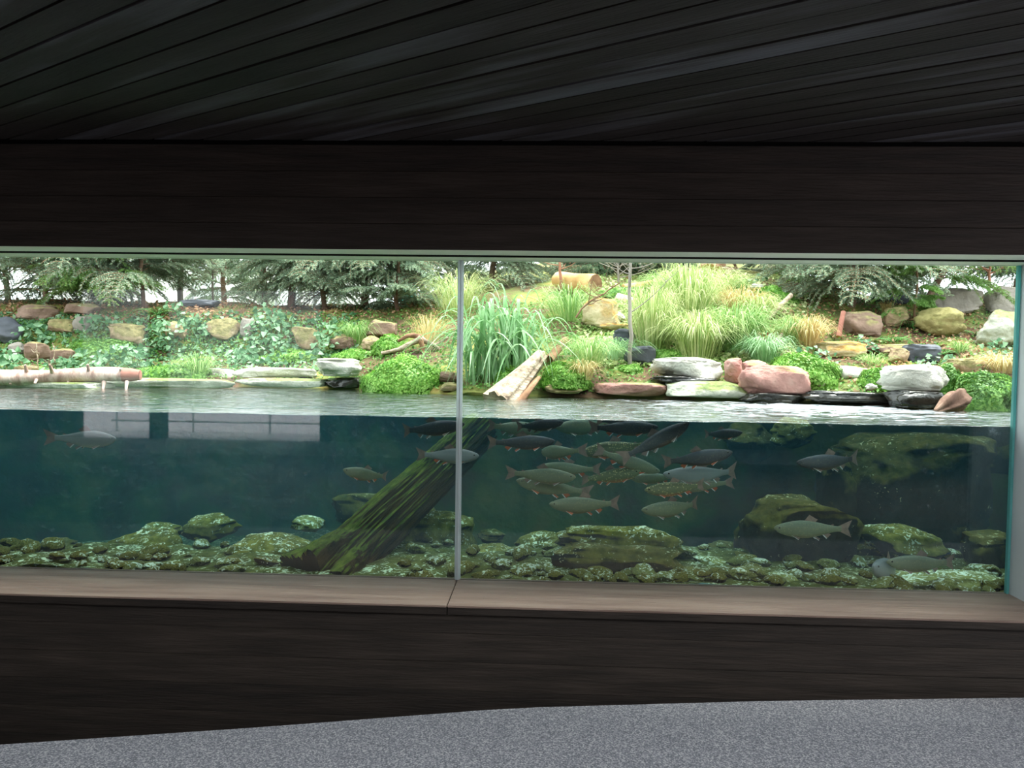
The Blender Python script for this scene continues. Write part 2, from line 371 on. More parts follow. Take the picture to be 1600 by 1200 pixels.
def water_mat():
    m = bpy.data.materials.new('pond_water'); m.use_nodes = True
    nt = m.node_tree; N = nt.nodes; L = nt.links
    N.remove(N['Principled BSDF'])
    geo = N.new('ShaderNodeNewGeometry')
    sep = N.new('ShaderNodeSeparateXYZ'); L.new(geo.outputs['Position'], sep.inputs[0])
    # ripples
    mp = N.new('ShaderNodeMapping'); mp.inputs['Scale'].default_value = (0.7, 2.6, 1.0)
    L.new(geo.outputs['Position'], mp.inputs['Vector'])
    nz = N.new('ShaderNodeTexNoise'); nz.inputs['Scale'].default_value = 9; nz.inputs['Detail'].default_value = 4
    L.new(mp.outputs[0], nz.inputs['Vector'])
    bp = N.new('ShaderNodeBump'); bp.inputs['Strength'].default_value = 0.9; bp.inputs['Distance'].default_value = 0.022
    L.new(nz.outputs['Fac'], bp.inputs['Height'])
    fr = N.new('ShaderNodeFresnel'); fr.inputs['IOR'].default_value = 1.33
    tr = N.new('ShaderNodeBsdfTransparent'); tr.inputs[0].default_value = (1, 1, 1, 1)
    gl = N.new('ShaderNodeBsdfGlossy'); gl.inputs['Roughness'].default_value = 0.06
    L.new(bp.outputs[0], gl.inputs['Normal'])
    mx = N.new('ShaderNodeMixShader')
    L.new(fr.outputs[0], mx.inputs[0]); L.new(tr.outputs[0], mx.inputs[1]); L.new(gl.outputs[0], mx.inputs[2])
    # foam drifting from the cascade: where the water falls in and breaks
    n2 = N.new('ShaderNodeTexNoise'); n2.inputs['Scale'].default_value = 7; n2.inputs['Detail'].default_value = 6; n2.inputs['Roughness'].default_value = 0.65
    mp2 = N.new('ShaderNodeMapping'); mp2.inputs['Scale'].default_value = (0.8, 2.6, 1.0)
    L.new(geo.outputs['Position'], mp2.inputs['Vector']); L.new(mp2.outputs[0], n2.inputs['Vector'])
    ds = N.new('ShaderNodeVectorMath'); ds.operation = 'DISTANCE'; ds.inputs[1].default_value = (1.95, 1.9, 1.235)
    L.new(geo.outputs['Position'], ds.inputs[0])
    dr = N.new('ShaderNodeMapRange'); dr.inputs['From Min'].default_value = 0.2; dr.inputs['From Max'].default_value = 2.2
    dr.inputs['To Min'].default_value = 0.16; dr.inputs['To Max'].default_value = -0.16
    L.new(ds.outputs['Value'], dr.inputs['Value'])
    ad = N.new('ShaderNodeMath'); ad.operation = 'ADD'; L.new(n2.outputs['Fac'], ad.inputs[0]); L.new(dr.outputs[0], ad.inputs[1])
    fm = N.new('ShaderNodeMapRange'); fm.inputs['From Min'].default_value = 0.56; fm.inputs['From Max'].default_value = 0.70
    L.new(ad.outputs[0], fm.inputs['Value'])
    top = N.new('ShaderNodeMath'); top.operation = 'GREATER_THAN'; top.inputs[1].default_value = 1.19
    L.new(sep.outputs[2], top.inputs[0])
    ff = N.new('ShaderNodeMath'); ff.operation = 'MULTIPLY'; L.new(fm.outputs[0], ff.inputs[0]); L.new(top.outputs[0], ff.inputs[1])
    f2 = N.new('ShaderNodeMath'); f2.operation = 'MULTIPLY'; f2.inputs[1].default_value = 0.6; L.new(ff.outputs[0], f2.inputs[0])
    df = N.new('ShaderNodeBsdfDiffuse'); df.inputs[0].default_value = (0.72, 0.78, 0.85, 1)
    m2 = N.new('ShaderNodeMixShader')
    L.new(f2.outputs[0], m2.inputs[0]); L.new(mx.outputs[0], m2.inputs[1]); L.new(df.outputs[0], m2.inputs[2])
    L.new(m2.outputs[0], N['Material Output'].inputs['Surface'])
    va = N.new('ShaderNodeVolumeAbsorption'); va.inputs['Color'].default_value = (0.28, 0.76, 0.76, 1); va.inputs['Density'].default_value = 0.42
    vsn = N.new('ShaderNodeVolumeScatter'); vsn.inputs['Color'].default_value = (0.28, 0.74, 1.0, 1); vsn.inputs['Density'].default_value = 0.068
    vsn.inputs['Anisotropy'].default_value = 0.3
    av = N.new('ShaderNodeAddShader'); L.new(va.outputs[0], av.inputs[0]); L.new(vsn.outputs[0], av.inputs[1])
    L.new(av.outputs[0], N['Material Output'].inputs['Volume'])
    return m
M['water'] = water_mat()

# ------------------------------------------------------------------ the viewing room
XL, XR, YB = -9.0, 6.0, -9.0
ZC, ZT, ZS, ZW = 2.65, 2.11, 0.325, 1.235      # ceiling, opening top, sill, water level
YG = 0.45                                       # glass plane
XJ = 2.53                                       # right end of the glass
FLOOR_EDGE = [(XL, -1.9), (-4.5, -1.45), (-2.2, -0.94), (-1.2, -0.715), (-0.13, -0.45), (1.06, -0.287), (2.3, -0.16), (3.2, -0.10), (XR, -0.05)]
mb = MB()
xs = np.linspace(XL, XR, 61)
ye = np.interp(xs, [p[0] for p in FLOOR_EDGE], [p[1] for p in FLOOR_EDGE])
top = np.stack([xs, ye, np.zeros_like(xs)], 1); back = np.stack([xs, np.full_like(xs, -2.2), np.zeros_like(xs)], 1)
edge = top + np.array([0, 0.012, -0.02]); low = top + np.array([0, 0.012, -0.90])
n = len(xs); i = np.arange(n - 1)
q = lambda a, b: np.stack([a * n + i, a * n + i + 1, b * n + i + 1, b * n + i], 1)
mb.add(np.concatenate([back, top, edge, low]), np.concatenate([q(0, 1), q(1, 2), q(2, 3)]))
tag(mb.build('floor', M['floor'], smooth=False), 'grey speckled asphalt floor of the viewing room', kind='structure')
dark_floor = empty('floor_added_dark', (0, -4.6, 0)); tag(dark_floor, 'added unseen dark boards that dim the floor reflection in the glass', kind='structure')
for k in range(34):  # invented dark floor; keeps the lit floor's reflection off the glass
    bevel_box('added_dark_board', M['wall'], XL, XR, 2.4 - (k + 1) * 0.144 + 0.003, 2.4 - k * 0.144, -0.03, 0.0, 0.003, dark_floor)
mb = MB(); mb.add(*box_vf(XL, XR, YB, -7.08, -0.05, 0.0)); tag(mb.build('floor.002', M['floor'], smooth=False), 'grey asphalt strip by the rear openings', kind='structure')
mb = MB(); mb.add(*box_vf(XL, XR, -2.2, 0.0, -1.0, -0.9))
tag(mb.build('trim_5', M['black'], smooth=False), 'dark gap between floor and wall', kind='structure')
mb = MB(); mb.add(*box_vf(-40, 40, -40, YB, -0.10, -0.01))
tag(mb.build('ground', M['paving'], smooth=False), 'pale paving outside behind the room', kind='structure')
mb = MB(); mb.add(*box_vf(XR, 40, YB, 0.0, -0.10, -0.01))
tag(mb.build('ground.001', M['paving'], smooth=False), 'pale paving outside beside the room', kind='structure')

# front wall: separate horizontal boards above and below the opening
wall = empty('wall_front', (0, 0, 0)); tag(wall, 'dark brown boarded wall around the aquarium window', kind='structure')
rng = random.Random(5)
def courses(z0, z1, hgt, x0, x1):
    z = z0; k = 0
    while z < z1 - 0.02:
        zt = min(z + hgt, z1)
        cuts = [x0] + sorted(x0 + (x1 - x0) * (t + rng.uniform(-0.04, 0.04)) for t in ((0.35,) if k % 2 else (0.8,))) + [x1]
        for a, b in zip(cuts, cuts[1:]):
            bevel_box('board', M['wall'], a + 0.0007, b - 0.0007, rng.uniform(-0.003, 0.0), 0.03, z + 0.0007, zt - 0.0007, 0.002, wall)
        z = zt; k += 1
courses(ZT, ZC - 0.02, 0.13, XL, XR)
courses(-0.86, ZS - 0.05, 0.1475, XL, XR)
mb = MB()
mb.add(*box_vf(XL, XR, 0.03, YG + 0.0, ZT + 0.02, ZC + 0.3)); mb.add(*box_vf(XL, XR, 0.03, YG + 0.03, -0.90, ZS - 0.05))
mb.add(*box_vf(XJ + 0.06, XR, 0.03, YG + 0.1, ZS - 0.05, ZT + 0.02)); mb.add(*box_vf(XL, -5.2, 0.03, YG + 0.1, ZS - 0.05, ZT + 0.02))
mb.build('wall_core', M['black'], wall, smooth=False)
bevel_box('board', M['wall'], XJ + 0.36, XR, 0.0, 0.03, ZS, ZT, 0.002, wall)
bevel_box('board', M['wall'], XL, -5.2, 0.0, 0.03, ZS, ZT, 0.002, wall)

# ceiling planks, laid at a slant to the wall
ceil = empty('ceiling', (0, 0, ZC)); tag(ceil, 'ceiling of dark slanting wooden planks', kind='structure')
D = np.array([-0.8464, 0.5325]); D /= np.linalg.norm(D); NN = np.array([D[1], -D[0]])
def clip_poly(P, a, b, c):       # keep a*x+b*y<=c
    out = []
    for k in range(len(P)):
        p, r = P[k], P[(k + 1) % len(P)]
        dp, dr = a * p[0] + b * p[1] - c, a * r[0] + b * r[1] - c
        if dp <= 0: out.append(p)
        if dp * dr < 0:
            t = dp / (dp - dr); out.append((p[0] + (r[0] - p[0]) * t, p[1] + (r[1] - p[1]) * t))
    return out
ph = float(np.dot(at_z(800, 106, ZC)[:2], NN)); SP = 0.1335
YP = -2.6                                       # planks run this far back; an added, unseen roof opening behind lights the floor
corners = [(XL, YP), (XR, YP), (XR, -0.004), (XL, -0.004)]
proj = [np.dot(c, NN) for c in corners]
k0 = int((min(proj) - ph) // SP) - 1; k1 = int((max(proj) - ph) // SP) + 2
for k in range(k0, k1):
    lo = ph + k * SP + 0.006; hi = ph + (k + 1) * SP - 0.006
    def strip(l, h):
        P = clip_poly(clip_poly(corners, NN[0], NN[1], h), -NN[0], -NN[1], -l)
        return P
    P = strip(lo, hi)
    if len(P) < 3: continue
    ctr = np.mean(P, 0)
    ang = math.atan2(D[1], D[0])
    c, s = cos(-ang), sin(-ang)
    dz = rng.uniform(-0.002, 0.002)
    bm = bmesh.new()
    loc = [((p[0] - ctr[0]) * c - (p[1] - ctr[1]) * s, (p[0] - ctr[0]) * s + (p[1] - ctr[1]) * c) for p in P]
    vb = [bm.verts.new((x, y, 0)) for x, y in loc]; vt = [bm.verts.new((x, y, 0.035)) for x, y in loc]
    bm.faces.new(vb[::-1]); bm.faces.new(vt)
    for j in range(len(P)):
        bm.faces.new((vb[j], vb[(j + 1) % len(P)], vt[(j + 1) % len(P)], vt[j]))
    bmesh.ops.recalc_face_normals(bm, faces=bm.faces)
    me = bpy.data.meshes.new('plank'); bm.to_mesh(me); bm.free(); me.materials.append(M['ceil'])
    o = bpy.data.objects.new('plank', me); COL.objects.link(o); o.parent = ceil
    o.location = (ctr[0], ctr[1], dz); o.rotation_euler = (0, 0, ang)
mb = MB(); mb.add(*box_vf(XL - 0.3, XR + 0.3, YP, YG, 0.045, 0.30)); mb.add(*box_vf(XL - 0.3, XR + 0.3, YB - 0.3, -5.4, 0.0, 0.30))
mb.add(*box_vf(XL - 0.3, -3.4, -5.4, YP, 0.0, 0.30)); mb.build('roof_deck', M['black'], ceil, smooth=False)

# side and back walls of the room, with the openings that the glass mirrors
mb = MB(); mb.add(*box_vf(XL - 0.2, XL, YB, 0.03, -0.36, ZC)); tag(mb.build('wall_left', M['black'], smooth=False), 'dark side wall of the viewing room', kind='structure')
mb = MB()
mb.add(*box_vf(XR, XR + 0.2, YB, -5.6, -0.1, ZC)); mb.add(*box_vf(XR, XR + 0.2, -0.6, 0.03, -0.36, ZC))
tag(mb.build('wall_right', M['black'], smooth=False), 'dark side wall with a wide doorway', kind='structure')
def mx_(px, py): return at(px, py, 2 * YG - YB)
o1a, o1b, o2a, o2b = (mx_(p, 660)[0] for p in (122, 234, 256, 500))
mb = MB()
for a, b in ((XL, o1a), (o1b, o2a), (o2b, XR)): mb.add(*box_vf(a, b, YB - 0.2, YB, -0.1, ZC))
tag(mb.build('wall_back', M['black'], smooth=False), 'dark rear wall with two tall openings', kind='structure')
mb = MB(); mb.add(*box_vf(-22, 12, -17.0, -16.6, -0.1, 4.2))  # added blocker: cuts bright sky out of what the panes mirror
tag(mb.build('wall_sky_block', M['louvre'], smooth=False), 'added unseen grey wall that blocks sky from the glass reflection', kind='structure')
rl = empty('railing', ((o2a + o2b) / 2, YB - 1.2, 0)); tag(rl, 'metal railing outside the rear openings of the room', 'railing')
mb = MB(); mb.add(*tube([(-3, 0, 0.20), (3.4, 0, 0.20)], 0.02, 8)); mb.build('lower_rail', M['highlight_rib'], rl)
mb = MB(); mb.add(*tube([(-3, 0, 1.0), (3.4, 0, 1.0)], 0.025, 8)); mb.build('handrail', M['highlight_rib'], rl)
for k in range(5):
    mb = MB(); mb.add(*tube([(-2.9 + k * 1.5, 0, -0.01), (-2.9 + k * 1.5, 0, 1.0)], 0.02, 8)); mb.build('post', M['highlight_rib'], rl)

# window: sill, soffit, jamb, panes
sill = empty('trim_1', (0, 0, ZS)); tag(sill, 'brown wooden window sill below the aquarium glass', kind='structure')
XM = -0.478
for a, b in ((-5.2, XM - 0.003), (XM + 0.001, XJ + 0.36)):
    bevel_box('sill_board', M['sill'], a, b, -0.035, YG + 0.02, -0.010, 0.0, 0.003, sill, 2)
    bevel_box('sill_apron', M['wall'], a, b, -0.026, YG + 0.02, -0.05, -0.010, 0.003, sill)
sof = empty('trim_2', (0, 0, ZT)); tag(sof, 'pale green-grey soffit strip above the aquarium glass', kind='structure')
bevel_box('soffit_board', M['trim'], -5.2, XJ + 0.36, 0.0, 0.20, 0.0, 0.02, 0.003, sof)
bevel_box('soffit_board', M['trim'], -5.2, XJ + 0.36, 0.245, YG + 0.03, 0.0, 0.02, 0.003, sof)
bevel_box('groove_shade_strip', M['black'], -5.2, XJ + 0.36, 0.20, 0.245, -0.005, 0.02, 0.0, sof)  # black strip standing in for the groove's shadow line
jb = empty('trim_3', (XJ, 0.2, ZS)); tag(jb, 'pale grey metal jamb beside the aquarium glass', kind='structure')
mb = MB()
mb.add(*box_vf(0.016, 0.36, -0.20, 0.25, 0, ZT - ZS))
mb.build('jamb_panel', M['jamb'], jb, smooth=False)
win = empty('window_1', (0, YG, ZS)); tag(win, 'large aquarium window of two glass panes', kind='structure')
for a, b in ((-5.2, XM - 0.016), (XM + 0.016, XJ)):
    mb = MB(); mb.add(*box_vf(a, b, -0.02, 0.0, 0.0, ZT - ZS)); mb.build('pane', M['glass'], win, smooth=False)
bevel_box('glazing_joint', M['joint'], XM - 0.016, XM + 0.016, -0.024, 0.004, 0, ZT - ZS, 0.004, win, 2)
bevel_box('highlight_rib', M['highlight_rib'], XM - 0.002, XM + 0.005, -0.029, -0.022, 0, ZT - ZS, 0.002, win)  # white rib painted in as the highlight line of the joint
bevel_box('glass_edge', M['glass_edge'], XJ, XJ + 0.014, -0.022, 0.004, 0, ZT - ZS, 0.002, win)

# ------------------------------------------------------------------ terrain of the bank
COLS = [
 (-420, [(603,3.0),(590,3.1),(575,3.6),(560,4.4),(540,4.6),(500,4.8),(478,5.0),(470,5.8),(480,8.5),(500,16)]),
 (-150, [(604,3.0),(591,3.1),(575,3.6),(560,4.4),(540,4.6),(500,4.8),(478,5.0),(470,5.8),(480,8.5),(500,16)]),
 (60,   [(605,3.05),(592,3.15),(576,3.8),(560,4.5),(540,4.7),(500,4.9),(478,5.1),(470,5.9),(480,8.5),(500,16)]),
 (300,  [(604,3.65),(597,3.7),(580,4.2),(562,4.7),(530,4.85),(492,5.0),(479,5.3),(472,6.5),(484,9),(500,16)]),
 (500,  [(606,3.8),(598,3.9),(576,4.3),(560,4.6),(530,4.85),(500,5.05),(486,5.4),(478,6.5),(488,9),(505,16)]),
 (620,  [(612,3.2),(603,3.3),(565,3.8),(548,4.1),(528,4.6),(504,5.0),(488,5.4),(476,6.5),(484,9),(500,16)]),
 (720,  [(618,2.85),(610,2.95),(590,3.2),(562,3.7),(532,4.2),(502,4.7),(472,5.4),(452,6.5),(437,9),(430,16)]),
 (850,  [(619,2.75),(604,2.9),(582,3.1),(555,3.6),(522,4.1),(482,4.9),(452,5.6),(432,6.8),(417,9),(410,16)]),
 (1000, [(622,2.7),(602,2.8),(578,3.1),(557,3.5),(522,4.0),(482,4.6),(452,5.4),(432,6.5),(417,9),(410,16)]),
 (1200, [(629,2.5),(607,2.65),(578,3.0),(552,3.4),(516,3.9),(480,4.5),(450,5.2),(426,6.2),(413,8),(405,16)]),
 (1350, [(634,2.2),(612,2.45),(588,2.9),(560,3.4),(536,3.9),(512,4.4),(484,4.9),(464,5.6),(466,8),(480,16)]),
 (1500, [(643,1.95),(615,2.2),(590,2.7),(565,3.3),(540,3.9),(515,4.4),(490,4.9),(460,5.3),(464,8),(480,16)]),
 (1750, [(648,1.9),(622,2.2),(597,2.7),(572,3.3),(547,3.9),(522,4.4),(497,4.9),(467,5.3),(470,8),(485,16)]),
 (2100, [(660,1.8),(635,2.2),(610,2.7),(585,3.3),(560,3.9),(535,4.4),(510,4.9),(480,5.3),(470,8),(462,16)]),
]
G = np.array([[at(px, py, Y) for py, Y in rows] for px, rows in COLS])       # cols x rows x 3
foot = G[:, :1].copy(); foot[:, :, 2] = -0.4; foot[:, :, 1] += 0.25
mid = G[:, :1].copy(); mid[:, :, 2] = 0.95; mid[:, :, 1] += 0.10
G[:, 0, 2] = ZW - 0.03
G = np.concatenate([foot, mid, G], 1)
def resample(A, k, axis):
    m = A.shape[axis]; t = np.linspace(0, m - 1, (m - 1) * k + 1); i0 = np.minimum(t.astype(int), m - 2); fr = t - i0
    B0 = np.take(A, i0, axis); B1 = np.take(A, i0 + 1, axis)
    sh = [1, 1, 1]; sh[axis] = -1
    fr = fr.reshape(sh)
    return B0 * (1 - fr) + B1 * fr
G2 = resample(resample(G, 12, 0), 6, 1)
for a in range(G2.shape[0]):
    for b in range(G2.shape[1]):
        p = G2[a, b]
        if b > 12:
            nv = noise.noise(Vector((p[0] * 2.2, p[1] * 2.2, 0.3))) * 0.06 + noise.noise(Vector((p[0] * 7, p[1] * 7, 4))) * 0.022
            p[2] += nv
        else:
            p[1] += noise.noise(Vector((p[0] * 2, p[2] * 2, 9))) * 0.10
na, nb = G2.shape[:2]
ii, jj = np.meshgrid(np.arange(na - 1), np.arange(nb - 1), indexing='ij'); ii = ii.ravel(); jj = jj.ravel()
TF = np.stack([ii * nb + jj, (ii + 1) * nb + jj, (ii + 1) * nb + jj + 1, ii * nb + jj + 1], 1)
TV = G2.reshape(-1, 3)
mb = MB(); mb.add(TV, TF)
tag(mb.build('ground.002', M['soil']), 'earth bank rising behind the pond', kind='structure')
BVH = BVHTree.FromPolygons([Vector(v) for v in TV], [tuple(int(x) for x in f) for f in TF])
def gnd(px, py):
    d = Vector(ray(px, py)).normalized()
    h = BVH.ray_cast(Vector(CAM) + d * 5.5, d)
    return np.array(h[0]) if h[0] is not None else at(px, py, 6.0)
def drop(x, y, default=2.0):
    h = BVH.ray_cast(Vector((x, y, 12)), Vector((0, 0, -1)))
    return h[0].z if h[0] is not None else default

# pond bed and walls
mb = MB()
gx = np.linspace(-5.3, 4.2, 90); gy = np.linspace(0.47, 4.6, 46)
BED = {}
BV = []
def bed_z(x, y):
    return 0.30 - 0.55 * min(1.0, max(0.0, (y - (1.45 + 0.12 * x if x < 0 else 1.45)) / 0.8)) ** 1.3 + noise.noise(Vector((x * 1.5, y * 1.5, 2))) * 0.05 + noise.noise(Vector((x * 6, y * 6, 5))) * 0.025 + noise.noise(Vector((x * 14, y * 14, 5))) * 0.012
for x in gx:
    for y in gy: BV.append((x, y, bed_z(x, y)))
ii, jj = np.meshgrid(np.arange(89), np.arange(45), indexing='ij'); ii = ii.ravel(); jj = jj.ravel()
mb.add(BV, np.stack([ii * 46 + jj, (ii + 1) * 46 + jj, (ii + 1) * 46 + jj + 1, ii * 46 + jj + 1], 1))
tag(mb.build('ground.003', M['bed']), 'green gravelly bed of the pond', kind='structure')
mb = MB(); mb.add(*box_vf(-5.5, -5.25, 0.46, 5.2, -0.4, 1.15)); mb.add(*box_vf(4.2, 4.4, 0.46, 3.0, -0.4, 1.15))
tag(mb.build('wall_pond', M['pondwall'], smooth=False), 'dark end walls of the pond', kind='structure')

# water body
mb = MB()
wx = np.linspace(-5.24, 4.19, 240); wy = np.concatenate([np.linspace(0.456, 3.0, 90), np.linspace(3.06, 4.5, 24)])
WV = np.zeros((len(wx), len(wy), 3))
for a, x in enumerate(wx):
    for b, y in enumerate(wy):
        d = math.hypot(x - 1.95, y - 1.9)
        amp = 0.0038 + 0.009 * math.exp(-(d / 1.1) ** 2)
        z = amp * (noise.noise(Vector((x * 3.2, y * 7, 0))) + 0.7 * noise.noise(Vector((x * 8, y * 16, 3))))
        if y < 0.52: z *= 1.0
        WV[a, b] = (x, y, ZW + z)
nwx, nwy = len(wx), len(wy)
ii, jj = np.meshgrid(np.arange(nwx - 1), np.arange(nwy - 1), indexing='ij'); ii = ii.ravel(); jj = jj.ravel()
fl = [np.stack([ii * nwy + jj, (ii + 1) * nwy + jj, (ii + 1) * nwy + jj + 1, ii * nwy + jj + 1], 1)]
V0 = WV.reshape(-1, 3); base = len(V0)
VB = V0.copy(); VB[:, 2] = -0.45
bot = fl[0][:, ::-1] + base
a = np.arange(nwx - 1); b = np.arange(nwy - 1)
s1 = np.stack([a * nwy, a * nwy + base, (a + 1) * nwy + base, (a + 1) * nwy], 1)
e = nwy - 1
s2 = np.stack([a * nwy + e, (a + 1) * nwy + e, (a + 1) * nwy + e + base, a * nwy + e + base], 1)
s3 = np.stack([b, b + 1, b + 1 + base, b + base], 1)
o_ = (nwx - 1) * nwy
s4 = np.stack([o_ + b, o_ + b + base, o_ + b + 1 + base, o_ + b + 1], 1)
mb.add(np.concatenate([V0, VB]), np.concatenate([fl[0], bot, s1, s2, s3, s4]))
wo = mb.build('pond_water', M['water'], smooth=False)
wo.data.polygons.foreach_set('use_smooth', np.array([i < len(ii) for i in range(len(wo.data.polygons))]))
tag(wo, 'teal pond water with a rippled surface behind the glass', 'water', kind='stuff')

# ------------------------------------------------------------------ builders for stones, wood and plants
def ico(sub):
    bm = bmesh.new(); bmesh.ops.create_icosphere(bm, subdivisions=sub, radius=1)
    v = np.array([x.co[:] for x in bm.verts]); f = np.array([[x.index for x in p.verts] for p in bm.faces]); bm.free()
    return v, f
ICO = {k: ico(k) for k in (2, 3, 4)}

def rock_vf(seed, sx, sy, sz, kind='block', sub=4, rough=0.05):
    r = np.random.RandomState(seed)
    v, f = ICO[sub]
    v = v.copy()
    if kind in ('block', 'slab'):
        e = 0.42 if kind == 'block' else 0.5
        v = np.sign(v) * np.abs(v) ** e
        v /= np.max(np.abs(v))
    elif kind == 'long':
        v = np.sign(v) * np.abs(v) ** 0.7
    ncut = 13 if kind != 'round' else 8
    for _ in range(ncut):
        d = r.normal(size=3); d[2] *= 0.7; d /= np.linalg.norm(d)
        h = np.max(v @ d) * r.uniform(0.66, 0.9)
        over = v @ d - h
        v -= np.outer(np.clip(over, 0, None), d) * 0.92
    off = Vector(r.uniform(-50, 50, 3))
    nn = np.array([noise.fractal(Vector(p) * 1.6 + off, 1.0, 2.0, 4) for p in v])
    rad = v / (np.linalg.norm(v, axis=1)[:, None] + 1e-6)
    v += rad * (nn * rough * 1.6)[:, None]
    n2 = np.array([noise.noise(Vector(p) * 5.5 + off) + 0.5 * noise.noise(Vector(p) * 12 + off) for p in v])
    v += rad * (n2 * rough * 0.7)[:, None]
    n3 = np.array([noise.noise(Vector((p[0] * 1.2, p[1] * 1.2, p[2] * 7)) + off) for p in v])     # bedding planes
    v[:, :2] *= (1 + np.clip(n3, -0.3, 0.3) * rough * 1.8)[:, None]
    mn, mx = v.min(0), v.max(0)
    v = (v - (mn + mx) / 2) / (mx - mn)
    return v * np.array([sx, sy, sz]), f

def rock(name, label, px, py, w, h, Y=None, m='sand', kind='block', seed=0, dep=0.8, rot=None, cat='rock', group=None, sub=4, rough=0.08):
    """px,py: middle of the visible face in the photograph; w,h its size in pixels there"""
    if Y is None:
        Y = gnd(px, py + h * 0.45)[1] - 0.02
    p = at(px, py, Y); s = ppm(p)
    W, H = w * s, h * s; DP = max(W * dep, 0.06)
    mb = MB(); v, f = rock_vf(seed * 7 + 3, W, DP, H, kind, sub, rough)
    mb.add(v, f)
    o = mb.build(name, M[m])
    o.location = (p[0], p[1] + DP * 0.5 * (1 if Y is not None else 1), p[2])
    # keep the apparent place: the front face stands at depth Y
    q_ = at(px, py, Y + DP * 0.35)
    o.location = tuple(q_)
    rr = random.Random(seed); o.rotation_euler = (0, radians(rr.uniform(-5, 5) if kind != 'slab' else 0), radians(rr.uniform(-12, 12) if kind != 'slab' else rr.uniform(-4, 4)))
    tag(o, label, cat, group)
    return o

def strip_blades(base, tip, ctrl, width, seg=5, side=None):
    """curved blades: base, ctrl, tip arrays (N,3); returns verts and quads"""
    N = len(base); t = np.linspace(0, 1, seg + 1)
    P = ((1 - t) ** 2)[None, :, None] * base[:, None] + (2 * t * (1 - t))[None, :, None] * ctrl[:, None] + (t ** 2)[None, :, None] * tip[:, None]
    d = tip - base
    if side is None:
        side = np.stack([-d[:, 1], d[:, 0], np.zeros(N)], 1) + np.random.RandomState(N).normal(size=(N, 3)) * 0.15 * np.linalg.norm(d, axis=1)[:, None]
    side /= np.linalg.norm(side, axis=1)[:, None] + 1e-9
    wd = np.asarray(width).reshape(-1, 1) * np.array([0.7 + 0.3 * min(1, 4 * x) if x < 0.6 else max(0.06, 1 - (x - 0.6) / 0.4) for x in t])[None]
    A = P - side[:, None] * wd[:, :, None] / 2; B = P + side[:, None] * wd[:, :, None] / 2
    V = np.stack([A, B], 2).reshape(-1, 3)
    i, j = np.meshgrid(np.arange(N), np.arange(seg), indexing='ij'); b = (i * (seg + 1) + j).ravel() * 2
    return V, np.stack([b, b + 1, b + 3, b + 2], 1)

def tuft_vf(seed, n, height, spread, lean=1.0, width=0.006, seg=5, base_r=0.05):
    r = np.random.RandomState(seed)
    a = r.uniform(0, 2 * pi, n); k = r.uniform(0.15, 1, n) ** 0.7
    dirs = np.stack([np.cos(a), np.sin(a), np.zeros(n)], 1)
    base = dirs * (r.uniform(0, 1, n) * base_r)[:, None]
    hh = height * r.uniform(0.6, 1.05, n)
    ctrl = base + dirs * (spread * k * 0.35)[:, None] + np.array([0, 0, 1]) * (hh * 1.15)[:, None]
    tip = base + dirs * (spread * k * lean)[:, None] + np.array([0, 0, 1]) * (hh * (1.0 - 0.75 * k * lean))[:, None]
    return strip_blades(base, tip, ctrl, width * r.uniform(0.7, 1.3, n), seg)

def leaflets(P, Nrm, size, seed=0, kind='rhomb', tilt=0.6):
    """small leaves at points P facing roughly Nrm"""
    r = np.random.RandomState(seed); n = len(P)
    nn = Nrm + r.normal(size=(n, 3)) * tilt; nn /= np.linalg.norm(nn, axis=1)[:, None]
    a = r.normal(size=(n, 3)); u = np.cross(nn, a); u /= np.linalg.norm(u, axis=1)[:, None]; w = np.cross(nn, u)
    s = np.broadcast_to(size, (n,)) * r.uniform(0.6, 1.3, n)
    s = s[:, None]
    if kind == 'rhomb':
        V = np.stack([P - u * s * .5, P + w * s * .32, P + u * s * .5, P - w * s * .32], 1).reshape(-1, 3)
        b = np.arange(n) * 4
        return V, np.stack([b, b + 1, b + 2, b + 3], 1)
    # ivy: five-pointed leaf slightly folded along its midrib
    V = np.stack([P - u * s * .35, P - u * s * .30 + w * s * .42 + nn * s * .10, P + u * s * .18 + w * s * .30 + nn * s * .10, P + u * s * .62,
                  P + u * s * .18 - w * s * .30 + nn * s * .10, P - u * s * .30 - w * s * .42 + nn * s * .10], 1).reshape(-1, 3)
    b = np.arange(n) * 6
    return V, np.concatenate([np.stack([b, b + 3, b + 2, b + 1], 1), np.stack([b, b + 5, b + 4, b + 3], 1)])

def dome_points(seed, n, rx, ry, rz, bump=0.25):
    r = np.random.RandomState(seed)
    d = r.normal(size=(n, 3)); d[:, 2] = np.abs(d[:, 2]); d /= np.linalg.norm(d, axis=1)[:, None]
    off = Vector(r.uniform(-9, 9, 3))
    k = np.array([1 + bump * noise.noise(Vector(p) * 2.2 + off) for p in d])
    P = d * np.array([rx, ry, rz]) * k[:, None]
    Nn = d / np.array([rx, ry, rz]); Nn /= np.linalg.norm(Nn, axis=1)[:, None]
    return P, Nn, off

